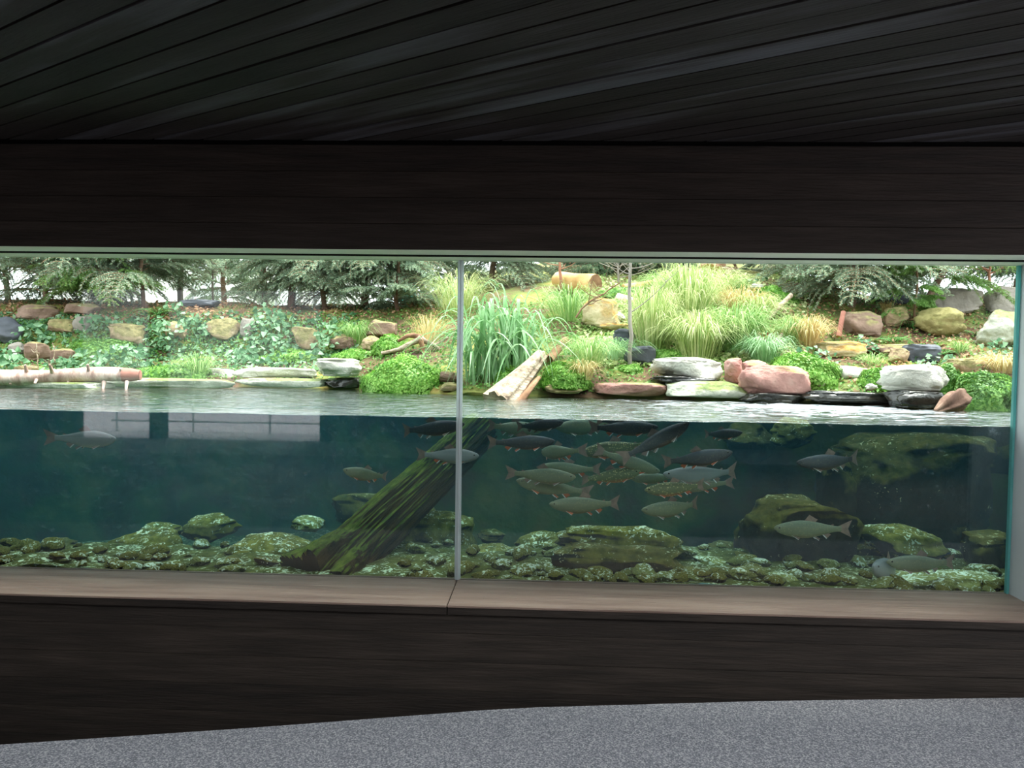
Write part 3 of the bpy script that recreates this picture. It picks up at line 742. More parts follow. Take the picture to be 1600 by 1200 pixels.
def moss(name, label, px, py, w, h, m='mossleaf', n=2600, size=0.022, seed=1, Y=None, cat='moss', dep=0.9, droop=0.0, group=None):
    """cushion of tiny leaves over a dense core; px,py its middle, w,h in pixels"""
    g = gnd(px, py + h * 0.42) if Y is None else at(px, py + h * 0.42, Y)
    s = ppm(g); rx, rz, ry = w * s / 2, h * s * 0.85, w * s / 2 * dep
    root = empty(name, (g[0], g[1] + ry * 0.55, g[2] - rz * 0.12)); tag(root, label, cat, group)
    P, Nn, off = dome_points(seed, n, rx, ry, rz)
    P[:, 2] -= np.random.RandomState(seed).uniform(0, 1, n) * rz * 0.05
    mb = MB(); mb.add(*leaflets(P, Nn, size, seed, 'rhomb', 0.7)); mb.build('leaf_cover', M[m], root, smooth=False)
    v, f = ICO[4]; v = v.copy()
    k = np.array([1 + 0.25 * noise.noise(Vector((p[0], p[1], abs(p[2]))) * 2.2 + off) for p in v])
    v = v * k[:, None] * np.array([rx, ry, rz]) * 0.95; v[:, 2] = np.where(v[:, 2] < 0, v[:, 2] * 0.25, v[:, 2])
    mb = MB(); mb.add(v, f); mb.build('cushion', M['mossbase'], root)
    return root

def leafy(name, label, px, py, w, h, n=70, size=0.07, m='ivy', seed=1, cat='plant', group=None, Y=None):
    """loose plant of broad leaves on short stems"""
    g = gnd(px, py + h * 0.4) if Y is None else at(px, py + h * 0.4, Y)
    s = ppm(g); rx, rz = w * s / 2, h * s; ry = min(rx, 0.25)
    root = empty(name, (g[0], g[1], g[2] - 0.02)); tag(root, label, cat, group)
    r = np.random.RandomState(seed)
    P = np.stack([r.uniform(-1, 1, n) * rx, r.uniform(-0.9, 0.5, n) * ry, r.uniform(0.08, 1, n) * rz], 1)
    lim = np.sqrt(np.clip(1.05 - (P[:, 0] / rx) ** 2, 0.05, 1)); P[:, 2] *= lim
    Nn = np.tile(np.array([0, -0.8, 0.8]), (n, 1)) + np.stack([P[:, 0] / rx * 0.5, np.zeros(n), np.zeros(n)], 1)
    mb = MB(); mb.add(*leaflets(P, Nn, size, seed, 'ivy', 0.45)); mb.build('foliage', M[m], root, smooth=False)
    mb = MB()
    for k in range(0, n, max(1, n // 14)):
        b0 = np.array([P[k, 0] * 0.5, 0.05, -0.02]); mb.add(*tube(bez(b0, (b0 + P[k]) / 2 + (0, 0, 0.04), P[k], 5), 0.003, 4))
    mb.build('stems', M['stem'], root)
    return root

def grass(name, label, px, py, w, h, n=260, m='grassgreen', width=0.006, seed=1, lean=1.0, cat='grass clump', Y=None, group=None):
    g = gnd(px, py) if Y is None else at(px, py, Y)      # px,py: foot of the clump
    s = ppm(g)
    mb = MB(); mb.add(*tuft_vf(seed, int(n * 1.5), h * s, w * s / 2 * 1.15, lean, width * 0.8, 5, w * s * 0.22))
    o = mb.build(name, M[m], loc=g - np.array([0, 0, 0.02]), smooth=True)
    return tag(o, label, cat, group)

def frond_vf(L, wid, arch, seed):
    r = np.random.RandomState(seed); ns = 16
    t = np.linspace(0, 1, ns)
    x = L * t * (1 - 0.12 * t); z = arch * L * (1.3 * t - 1.45 * t * t)
    sp = np.stack([x, np.zeros(ns), z], 1)
    V, F = [], []; nb_ = 0
    for k in range(2, ns):
        ln = wid * math.sin(min(1, 0.15 + t[k] * 1.05) * pi * 0.93) + 0.006
        for sg in (-1, 1):
            a = sp[k]; d = np.array([0.45, sg * 1.0, -0.12]); tip = a + d * ln; wv = np.array([L / ns * 0.42, 0, 0])
            V += [a - wv, a + d * ln * .5 - wv * .9, tip, a + d * ln * .5 + wv * .9, a + wv]
            F += [(nb_, nb_ + 1, nb_ + 3, nb_ + 4)]; nb_ += 5
    V = np.array(V); F = np.array(F)
    T = np.stack([np.arange(0, nb_, 5) + 1, np.arange(0, nb_, 5) + 2, np.arange(0, nb_, 5) + 3], 1)
    return V, F, T, sp

def fern(name, label, px, py, size, nf=9, seed=1, m='fern', Y=None, cat='fern'):
    """px,py: foot; size: frond length in pixels"""
    g = gnd(px, py) if Y is None else at(px, py, Y)
    L = size * ppm(g)
    root = empty(name, g); tag(root, label, cat)
    r = random.Random(seed)
    for k in range(nf):
        a = 2 * pi * k / nf + r.uniform(-.3, .3)
        V, F, T, sp = frond_vf(L * r.uniform(.75, 1.1), L * 0.17, r.uniform(0.5, 0.95), k)
        mb = MB(); mb.add(V, F); mb.add(V, T); mb.add(*tube(sp, np.linspace(.004, .0012, len(sp)), 4))
        o = mb.build('frond', M[m], root, smooth=False); o.rotation_euler = (0, 0, a)
    return root

# conifers: branches carry rows of needled twigs
def branch_proto(seed, L, droop=0.35, ntw=15):
    r = np.random.RandomState(seed)
    t = np.linspace(0, 1, 9)
    main = np.stack([L * t, 0.05 * L * np.sin(t * 3 + seed), -droop * L * t ** 1.8 + 0.10 * L * np.sin(t * pi)], 1)
    W = [main]; NB, NT = [], []
    def needles(P, ln, sp):
        seg = np.linalg.norm(np.diff(P, axis=0), axis=1).sum(); k = max(4, int(seg / sp))
        tt = np.linspace(0.05, 1, k); q = np.stack([np.interp(tt, np.linspace(0, 1, len(P)), P[:, c]) for c in range(3)], 1)
        d = np.gradient(q, axis=0); d /= np.linalg.norm(d, axis=1)[:, None] + 1e-9
        for _ in range(3):
            s_ = r.normal(size=(k, 3)); s_[:, 2] *= 0.6; s_ -= d * (s_ * d).sum(1)[:, None]; s_ /= np.linalg.norm(s_, axis=1)[:, None]
            NB.append(q); NT.append(q + (s_ * 0.85 + d * 0.6) * ln)
    for k in range(ntw):
        tk = 0.12 + 0.86 * k / ntw
        p = np.array([np.interp(tk, t, main[:, c]) for c in range(3)])
        for sg in (-1, 1):
            ln = L * (0.42 * (1 - tk) + 0.10) * r.uniform(0.7, 1.15)
            e_ = p + np.array([0.75 * ln, sg * ln * r.uniform(0.5, 0.9), -ln * r.uniform(0.25, 0.75)])
            c_ = p + np.array([0.45 * ln, sg * ln * 0.45, 0.03 * ln])
            P = bez(p, c_, e_, 5); W.append(P); needles(P, 0.026, 0.011)
    needles(main[4:], 0.028, 0.012)
    wm = MB()
    for q_, P in enumerate(W): wm.add(*tube(P, np.linspace(0.009 if q_ == 0 else 0.0035, 0.002, len(P)), 4))
    return np.concatenate(wm.v), np.concatenate(wm.f4), np.concatenate(NB), np.concatenate(NT)
PROTO = [branch_proto(k, 1.0, 0.30 + 0.1 * (k % 3)) for k in range(5)]

def conifer(name, label, px, py, height, trunk_px, needle='needle', seed=1, nbr=26, blen=0.9, z0=0.35, Y=None, side=None, lean=0.0, trunk_m='trunk', droop_sprays=True, zmax=None):
    g = gnd(px, py) if Y is None else at(px, py, Y)
    s = ppm(g); R0 = trunk_px * s / 2
    root = empty(name, g); tag(root, label, 'tree')
    r = np.random.RandomState(seed)
    tp = np.array([(lean * k / 10 * height + 0.02 * sin(k * 1.7 + seed), 0.02 * cos(k * 2.1), -0.08 + (height + 0.08) * k / 10) for k in range(11)])
    mb = MB(); mb.add(*tube(tp, np.linspace(R0, R0 * 0.35, 11), 10)); mb.build('trunk', M[trunk_m], root)
    wb_, vb = MB(), []
    fb = MB()
    nbr = int(nbr * 1.5)
    for k in range(nbr):
        z = z0 * 0.5 + 0.95 * r.uniform(0, 1) if k < nbr * 0.72 else z0 + (height - z0) * r.uniform(0.3, 1)
        WV_, WF_, B, T = PROTO[r.randint(len(PROTO))]
        sc = blen * (1 - 0.55 * z / (height + 0.3)) * r.uniform(0.65, 1.15)
        a = r.uniform(0, 2 * pi) if side is None else r.normal(side, 0.9)
        el = r.uniform(-0.05, 0.45)
        ca, sa, ce, se = cos(a), sin(a), cos(el), sin(el)
        Rm = np.array([[ca, -sa, 0], [sa, ca, 0], [0, 0, 1]]) @ np.array([[ce, 0, -se], [0, 1, 0], [se, 0, ce]])
        o_ = np.array([np.interp(z, tp[:, 2], tp[:, 0]), np.interp(z, tp[:, 2], tp[:, 1]), z])
        wb_.add(WV_ @ Rm.T * sc + o_, WF_)
        B2 = B @ Rm.T * sc + o_; d = (T - B) @ Rm.T * (0.5 + 0.5 * sc)
        sd = np.cross(d, r.normal(size=d.shape)); sd /= np.linalg.norm(sd, axis=1)[:, None] + 1e-9
        w_ = 0.0042
        V = np.stack([B2 - sd * w_, B2 + sd * w_, B2 + d], 1).reshape(-1, 3)
        fb.add(V, np.arange(len(V)).reshape(-1, 3))
    wb_.build('branches', M['twig'], root)
    fb.build('foliage', M[needle], root, smooth=False)
    return root

def bare_tree(name, label, px, py, top, rpx, m='trunkgrey', seed=1, nbr=14, Y=None, blen=0.6):
    """thin leafless sapling; top: pixel of its upper end"""
    g = gnd(px, py) if Y is None else at(px, py, Y); s = ppm(g)
    e_ = at(top[0], top[1], g[1])
    root = empty(name, g); tag(root, label, 'tree')
    r = np.random.RandomState(seed); h = e_ - g
    tp = np.array([h * k / 8 + r.normal(size=3) * 0.006 for k in range(9)]); tp[0] = (0, 0, -0.05)
    mb = MB(); mb.add(*tube(tp, np.linspace(rpx * s / 2, rpx * s / 3.2, 9), 8)); mb.build('trunk', M[m], root)
    for k in range(nbr):
        t = r.uniform(0.25, 1); p = h * t; a = r.uniform(0, 2 * pi); L = blen * r.uniform(.4, 1) * (1.1 - 0.5 * t)
        d = np.array([cos(a), 0.5 * sin(a), r.uniform(.2, 1.0)]) * L
        mb = MB(); mb.add(*tube(bez(p, p + d * .5 + (0, 0, -.05), p + d, 6), np.linspace(.006, .002, 6), 5))
        for _ in range(3):
            u = r.uniform(.3, .9); q_ = p + d * u; d2 = np.array([r.normal() * .5, r.normal() * .3, r.uniform(0, 1)]) * L * .35
            mb.add(*tube(bez(q_, q_ + d2 * .5, q_ + d2, 4), np.linspace(.003, .0015, 4), 4))
        mb.build('branch', M[m], root)
    return root
print('builders ready')

# ------------------------------------------------------------------ under water: boulders and stones
U = [
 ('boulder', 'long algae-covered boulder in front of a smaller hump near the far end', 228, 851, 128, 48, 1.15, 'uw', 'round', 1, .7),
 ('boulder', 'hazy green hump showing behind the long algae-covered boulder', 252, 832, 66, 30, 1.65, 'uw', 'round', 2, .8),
 ('boulder', 'rounded boulder with painted flecks standing alone beyond the long boulder', 331, 826, 94, 46, 1.5, 'uw', 'round', 3, .8),
 ('boulder', 'small caustic-speckled stone just beside the upper edge of the sunken log', 479, 819, 56, 28, 1.55, 'uwpale', 'round', 4, .9),
 ('boulder', 'low flat caustic-speckled mound at the foot of the sunken log', 424, 862, 150, 58, 0.95, 'uw', 'round', 5, .8),
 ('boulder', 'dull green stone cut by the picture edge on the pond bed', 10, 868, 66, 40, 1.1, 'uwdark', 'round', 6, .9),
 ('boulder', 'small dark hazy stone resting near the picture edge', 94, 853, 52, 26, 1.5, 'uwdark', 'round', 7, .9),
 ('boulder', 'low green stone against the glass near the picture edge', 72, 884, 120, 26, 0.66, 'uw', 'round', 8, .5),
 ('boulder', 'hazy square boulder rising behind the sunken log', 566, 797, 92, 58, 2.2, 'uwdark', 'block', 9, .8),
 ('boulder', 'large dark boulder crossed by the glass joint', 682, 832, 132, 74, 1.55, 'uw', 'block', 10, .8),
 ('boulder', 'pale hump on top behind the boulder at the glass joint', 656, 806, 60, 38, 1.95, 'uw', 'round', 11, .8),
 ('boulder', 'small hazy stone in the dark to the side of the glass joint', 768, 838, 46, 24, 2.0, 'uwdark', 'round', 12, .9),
 ('boulder', 'pale caustic-speckled stone low beside the glass joint', 772, 868, 92, 36, 1.15, 'uw', 'round', 13, .8),
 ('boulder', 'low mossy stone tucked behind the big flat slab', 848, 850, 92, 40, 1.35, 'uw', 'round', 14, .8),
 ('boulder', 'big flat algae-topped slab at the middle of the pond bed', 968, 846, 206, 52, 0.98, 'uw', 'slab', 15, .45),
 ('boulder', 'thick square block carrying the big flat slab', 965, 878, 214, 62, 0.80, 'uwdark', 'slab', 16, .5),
 ('boulder', 'tall dark block with a caustic-speckled mossy top', 1246, 843, 184, 140, 1.15, 'uwdark', 'block', 17, .7),
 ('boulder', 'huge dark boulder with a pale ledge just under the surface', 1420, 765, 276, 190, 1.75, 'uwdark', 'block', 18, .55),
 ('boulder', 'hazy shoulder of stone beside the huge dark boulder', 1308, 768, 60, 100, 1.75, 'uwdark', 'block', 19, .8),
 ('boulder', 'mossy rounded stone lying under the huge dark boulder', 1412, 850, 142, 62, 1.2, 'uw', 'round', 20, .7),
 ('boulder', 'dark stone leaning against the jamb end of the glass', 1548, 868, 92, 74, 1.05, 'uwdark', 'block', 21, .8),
 ('boulder', 'bright caustic-speckled flat stone under the lowest trout', 1472, 910, 200, 36, 0.66, 'uwpale', 'slab', 22, .5),
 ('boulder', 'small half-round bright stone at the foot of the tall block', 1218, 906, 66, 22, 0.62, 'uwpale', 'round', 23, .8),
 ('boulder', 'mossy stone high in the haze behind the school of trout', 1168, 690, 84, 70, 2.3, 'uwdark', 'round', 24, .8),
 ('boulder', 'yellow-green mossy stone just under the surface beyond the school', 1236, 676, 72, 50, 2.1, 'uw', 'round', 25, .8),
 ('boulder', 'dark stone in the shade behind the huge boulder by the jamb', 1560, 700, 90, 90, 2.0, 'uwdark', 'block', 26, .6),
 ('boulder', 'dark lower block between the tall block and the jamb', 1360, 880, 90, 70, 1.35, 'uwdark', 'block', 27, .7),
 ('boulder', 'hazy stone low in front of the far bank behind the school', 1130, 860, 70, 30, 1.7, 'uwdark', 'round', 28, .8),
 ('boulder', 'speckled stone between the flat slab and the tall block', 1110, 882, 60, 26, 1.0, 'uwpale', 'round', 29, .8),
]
BOULD = []
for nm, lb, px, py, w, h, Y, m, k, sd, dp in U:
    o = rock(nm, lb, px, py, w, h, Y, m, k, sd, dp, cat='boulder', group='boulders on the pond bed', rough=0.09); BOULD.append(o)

PEB = []
bpy.context.view_layer.update()
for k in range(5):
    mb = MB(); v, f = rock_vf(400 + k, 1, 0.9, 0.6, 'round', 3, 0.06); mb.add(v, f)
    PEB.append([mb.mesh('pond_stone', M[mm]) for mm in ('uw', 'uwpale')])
r = random.Random(3)
cnt = 0
while cnt < 210:
    px, Y = r.uniform(-40, 1590), 0.5 + r.random() ** 1.5 * 1.5
    x = at(px, 800, Y)[0]
    if 440 < px < 620 and Y < 0.95: continue
    if Y > 1.4 + min(0, .12 * x): continue
    if any(abs(x - q_.location.x) < q_.dimensions.x * .42 and abs(Y + .04 - q_.location.y) < q_.dimensions.y * .42 for q_ in BOULD): continue
    sz = r.uniform(0.05, 0.135) * (1.25 if r.random() < .2 else 1)
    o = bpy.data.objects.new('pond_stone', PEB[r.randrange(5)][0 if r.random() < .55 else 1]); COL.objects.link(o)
    o.location = (x, Y + 0.04, bed_z(x, Y) + sz * 0.15); o.scale = (sz * r.uniform(.8, 1.5), sz, sz * r.uniform(.7, 1.1)); o.rotation_euler = (r.uniform(-.3, .3), r.uniform(-.3, .3), r.uniform(0, 6))
    tag(o, 'small rounded algae-coated stone with painted caustic light lying on the pond bed among the boulders', 'stone', 'small stones on the pond bed'); cnt += 1

# ------------------------------------------------------------------ the sunken log
M['logbark'] = mossy('algae_log_wood', [(0.3, (44, 38, 26)), (0.55, (88, 76, 48)), (0.8, (128, 108, 66))], [(0.3, (84, 108, 34)), (0.7, (136, 152, 58))], 0.27, stretch=(0.35, 8, 8), scale=3)
M['hollow'] = mat('dark_hollow_end', [(0.3, (22, 20, 16)), (0.7, (44, 38, 28))], scale=8, rough=0.95, bump=0.6, bscale=20)
pA, pB = at(523, 893, 0.80), at(748, 668, 2.05)
log = empty('sunken_log', pA); tag(log, 'thick grooved green-topped log leaning across the pond under water', 'log')
ax = pB - pA; LL = float(np.linalg.norm(ax)); ux = ax / LL
uz = np.array([0, 0, 1.0]); uz = uz - ux * np.dot(uz, ux); uz /= np.linalg.norm(uz); uy = np.cross(uz, ux)
log.matrix_world = Matrix(((ux[0], uy[0], uz[0], pA[0]), (ux[1], uy[1], uz[1], pA[1]), (ux[2], uy[2], uz[2], pA[2]), (0, 0, 0, 1)))
sA, sB = ppm(pA) * 50, ppm(pB) * 30
tt = np.linspace(-0.10, 1.0, 90)
def lr(i, ang):
    t = tt[i]; out = []
    for a in ang:
        a2 = a + 0.25 * t + .04 * sin(t * 9)
        g1 = noise.noise(Vector((cos(a2) * 5, sin(a2) * 5, t * 0.9))); g2 = noise.noise(Vector((cos(a2) * 13, sin(a2) * 13, t * 2.2))); g3 = noise.noise(Vector((cos(a2) * 26, sin(a2) * 26, t * 4)))
        fl = 0.9 * max(0, (0.14 - t) / 0.24) * noise.noise(Vector((cos(a2) * 1.6, sin(a2) * 1.6, 7)))
        out.append(1 + 0.10 * g1 - 0.24 * abs(g2) - 0.12 * abs(g3) + fl)
    return np.array(out)
V, F = tube([(LL * t, 0.03 * sin(t * 4), -0.03 * sin(t * 3)) for t in tt], sA + (sB - sA) * np.clip(tt, 0, 1) ** 0.8 + 0.25 * np.clip(0.12 - tt, 0, 1), 180, rfun=lr)
mb = MB(); mb.add(V, F); mb.build('trunk', M['logbark'], log)
mb = MB(); tube_caps(mb, V, 180); mb.build('hollow_shade_caps', M['hollow'], log)  # flat caps; the dark of the hollow end is painted on
for k, (y_, z_, y1, z1) in enumerate(((-.10, -.02, -.16, -.10), (-.02, -.12, -.05, -.20), (-.13, .06, -.20, .05), (-.08, -.09, -.13, -.17))):
    mb = MB(); mb.add(*tube(bez((.36, y_, z_), (.14, y_ * 1.1, z_), (-.06, y1, z1), 10), np.linspace(.012, .05, 10), 10, rfun=lambda i, a: 1 + .3 * np.sin(a * 3)))
    mb.build('root_flute', M['logbark'], log)

# ------------------------------------------------------------------ trout
def fish_mat(name, back, side, belly, spot):
    m = bpy.data.materials.new(name); m.use_nodes = True
    nt = m.node_tree; N = nt.nodes; L = nt.links; b = N['Principled BSDF']
    b.inputs['Roughness'].default_value = 0.4; b.inputs['Specular IOR Level'].default_value = 0.4
    tc = N.new('ShaderNodeTexCoord'); sp = N.new('ShaderNodeSeparateXYZ'); L.new(tc.outputs['Generated'], sp.inputs[0])
    rp = N.new('ShaderNodeValToRGB'); rp.color_ramp.elements.new(0.5); rp.color_ramp.elements.new(0.6)
    for e_, (p, c) in zip(rp.color_ramp.elements, ((0.06, belly), (0.30, side), (0.62, side), (0.85, back))): e_.position = p; e_.color = (*lin(c), 1)
    L.new(sp.outputs[2], rp.inputs[0])
    vo = N.new('ShaderNodeTexVoronoi'); vo.inputs['Scale'].default_value = 75
    L.new(tc.outputs['Object'], vo.inputs['Vector'])
    mr = N.new('ShaderNodeMapRange'); mr.inputs['From Min'].default_value = 0.34; mr.inputs['From Max'].default_value = 0.22
    L.new(vo.outputs['Distance'], mr.inputs['Value'])
    sc = N.new('ShaderNodeMath'); sc.operation = 'MULTIPLY'; sc.inputs[1].default_value = spot; L.new(mr.outputs[0], sc.inputs[0])
    mx = N.new('ShaderNodeMix'); mx.data_type = 'RGBA'; L.new(sc.outputs[0], mx.inputs['Factor']); L.new(rp.outputs[0], mx.inputs['A'])
    mx.inputs['B'].default_value = (*lin((206, 200, 140)), 1)
    L.new(mx.outputs['Result'], b.inputs['Base Color'])
    return m
FM = {'dark': fish_mat('dark_trout_skin', (84, 92, 100), (82, 84, 86), (112, 92, 76), 0.10),
      'pale': fish_mat('olive_trout_skin', (112, 126, 104), (134, 142, 114), (138, 126, 98), 0.2),
      'spot': fish_mat('spotted_trout_skin', (84, 96, 62), (118, 128, 92), (190, 120, 80), 0.8),
      'grey': fish_mat('grey_trout_skin', (124, 134, 136), (148, 156, 156), (170, 168, 158), 0.1)}
M['fin'] = mat('brown_fin', [(0.3, (134, 116, 104)), (0.7, (166, 142, 128))], scale=30, rough=0.5)
M['finred'] = mat('orange_fin', [(0.3, (184, 92, 60)), (0.7, (208, 122, 84))], scale=20, rough=0.5)
M['finwhite'] = mat('white_fin_edge', [(0.3, (224, 228, 226)), (0.7, (238, 240, 238))], scale=20, rough=0.5)
M['eye'] = mat('dark_fish_eye', [(0.3, (14, 14, 14)), (0.7, (24, 22, 18))], rough=0.1, spec=0.8)
ST = [(0, .014), (.015, .040), (.05, .078), (.10, .112), (.17, .146), (.26, .176), (.36, .194), (.45, .188), (.54, .164), (.63, .128), (.71, .094), (.78, .068), (.83, .060), (.87, .066)]
def trout(label, nose, tail, Yn, Yt, kind='pale', bend=0.0, redfins=True, fat=1.0, group='trout swimming behind the glass'):
    A, B = at(nose[0], nose[1], Yn), at(tail[0], tail[1], Yt)
    L = float(np.linalg.norm(B - A)); ex = (B - A) / L
    ez = np.array([0, 0, 1.0]); ez = ez - ex * np.dot(ez, ex); ez /= np.linalg.norm(ez); ey = np.cross(ez, ex)
    def off(t): return bend * (max(0.0, t - 0.3) ** 2) * 1.6 - bend * 0.12 * (1 - t)
    def pt(t, y, z): return np.array([(t - 0.5) * L, (y + off(t)) * L, z * L])
    ts = np.interp(np.linspace(0, len(ST) - 1, 40), np.arange(len(ST)), [s_[0] for s_ in ST]); hs = np.interp(ts, [s_[0] for s_ in ST], [s_[1] for s_ in ST]) * fat
    n = 18; an = np.arange(n) * 2 * pi / n
    V = []
    for t, h in zip(ts, hs):
        w = h * (0.62 if t < .6 else 0.62 - 0.5 * (t - .6) / .32)
        zc = -0.012 * sin(pi * t) * fat + (0.006 if t < .05 else 0)
        for a in an:
            ca, sa = cos(a), sin(a)
            V.append(pt(t, w / 2 * math.copysign(abs(ca) ** .85, ca), zc + h / 2 * math.copysign(abs(sa) ** .95, sa) * (1.0 if sa > 0 else 1.06)))
    m_ = len(ts)
    i, j = np.meshgrid(np.arange(m_ - 1), np.arange(n), indexing='ij'); i = i.ravel(); j = j.ravel(); k = (j + 1) % n
    mb = MB(); V = np.array(V); mb.add(V, np.stack([i * n + j, (i + 1) * n + j, (i + 1) * n + k, i * n + k], 1))
    tube_caps(mb, V, n)
    o = mb.build('trout', FM[kind])
    o.matrix_world = Matrix(((ex[0], ey[0], ez[0], (A[0] + B[0]) / 2), (ex[1], ey[1], ez[1], (A[1] + B[1]) / 2), (ex[2], ey[2], ez[2], (A[2] + B[2]) / 2), (0, 0, 0, 1)))
    tag(o, label, 'fish', group)
    def fin(name, root, tips, y0, spread, mats, rays=8, edge=True, lab=None):
        """fan between two polylines (t,z); spread tilts it sideways"""
        ru = np.linspace(0, 1, rays); R0 = [np.array([np.interp(x, np.linspace(0, 1, len(root)), [p[c] for p in root]) for c in (0, 1)]) for x in ru]
        R1 = [np.array([np.interp(x, np.linspace(0, 1, len(tips)), [p[c] for p in tips]) for c in (0, 1)]) for x in ru]
        v = []
        for side in (-.0025, .0025):
            for a, b in zip(R0, R1): v.append(pt(a[0], y0 + side, a[1])); v.append(pt((a[0] + b[0]) / 2, y0 + side + spread * .5, (a[1] + b[1]) / 2)); v.append(pt(b[0], y0 + side * .3 + spread, b[1]))
        f, fw = [], []
        c = rays * 3
        for k in range(rays - 1):
            for s_ in (0, 1):
                for u in (0, 1):
                    q4 = (s_ * c + k * 3 + u, s_ * c + (k + 1) * 3 + u, s_ * c + (k + 1) * 3 + u + 1, s_ * c + k * 3 + u + 1)
                    (fw if edge and k == 0 else f).append(q4 if s_ else q4[::-1])
        mb = MB(); mb.add(v, f, 0)
        if fw: mb.f4.append(np.array(fw)); mb.m4.append(np.full(len(fw), 1))
        fo = mb.build(name, mats, o)
        if lab: fo['label'] = lab
    FB = [M['fin'], M['fin']]; FR = [M['finred'] if redfins else M['fin'], M['finwhite']]
    tb = .074 * fat / 2
    fin('tail_fin', [(.845, tb - .010), (.865, 0), (.845, -tb + .006)], [(1.0, .112), (.955, .0), (.995, -.112)], 0, 0.0, [M['fin'], M['finwhite'] if redfins else M['fin']], 11, edge=False)
    zt = lambda t: np.interp(t, [s_[0] for s_ in ST], [s_[1] for s_ in ST]) * fat / 2 - 0.012 * sin(pi * t) * fat
    zb = lambda t: -np.interp(t, [s_[0] for s_ in ST], [s_[1] for s_ in ST]) * fat / 2 - 0.012 * sin(pi * t) * fat
    fin('dorsal_fin', [(.40, zt(.40) - .006), (.54, zt(.54) - .006)], [(.47, zt(.45) + .075), (.58, zt(.56) + .03)], 0, 0.01, FB, 7, edge=False)
    fin('adipose_fin', [(.735, zt(.735) - .004), (.765, zt(.765) - .004)], [(.765, zt(.76) + .022), (.785, zt(.78) + .012)], 0, 0, FB, 4, edge=False)
    fin('anal_fin', [(.63, zb(.63) + .006), (.71, zb(.71) + .004)], [(.69, zb(.68) - .066), (.745, zb(.73) - .024)], 0, 0, FR, 7)
    for sg in (-1, 1):
        fin('pelvic_fin', [(.50, zb(.50) + .012), (.535, zb(.53) + .010)], [(.57, zb(.5) - .040), (.59, zb(.5) - .012)], sg * .022, sg * .025, FR, 6)
        fin('pectoral_fin', [(.205, zb(.2) + .022), (.225, zb(.2) + .014)], [(.29, zb(.2) - .038), (.315, zb(.2) - .006)], sg * .035, sg * .045, FR, 6)
        v, f = ICO[2]
        mb = MB(); mb.add(v * L * .011 + pt(.062, sg * .0235 * fat, .014), f); mb.build('eye', M['eye'], o)
    return o
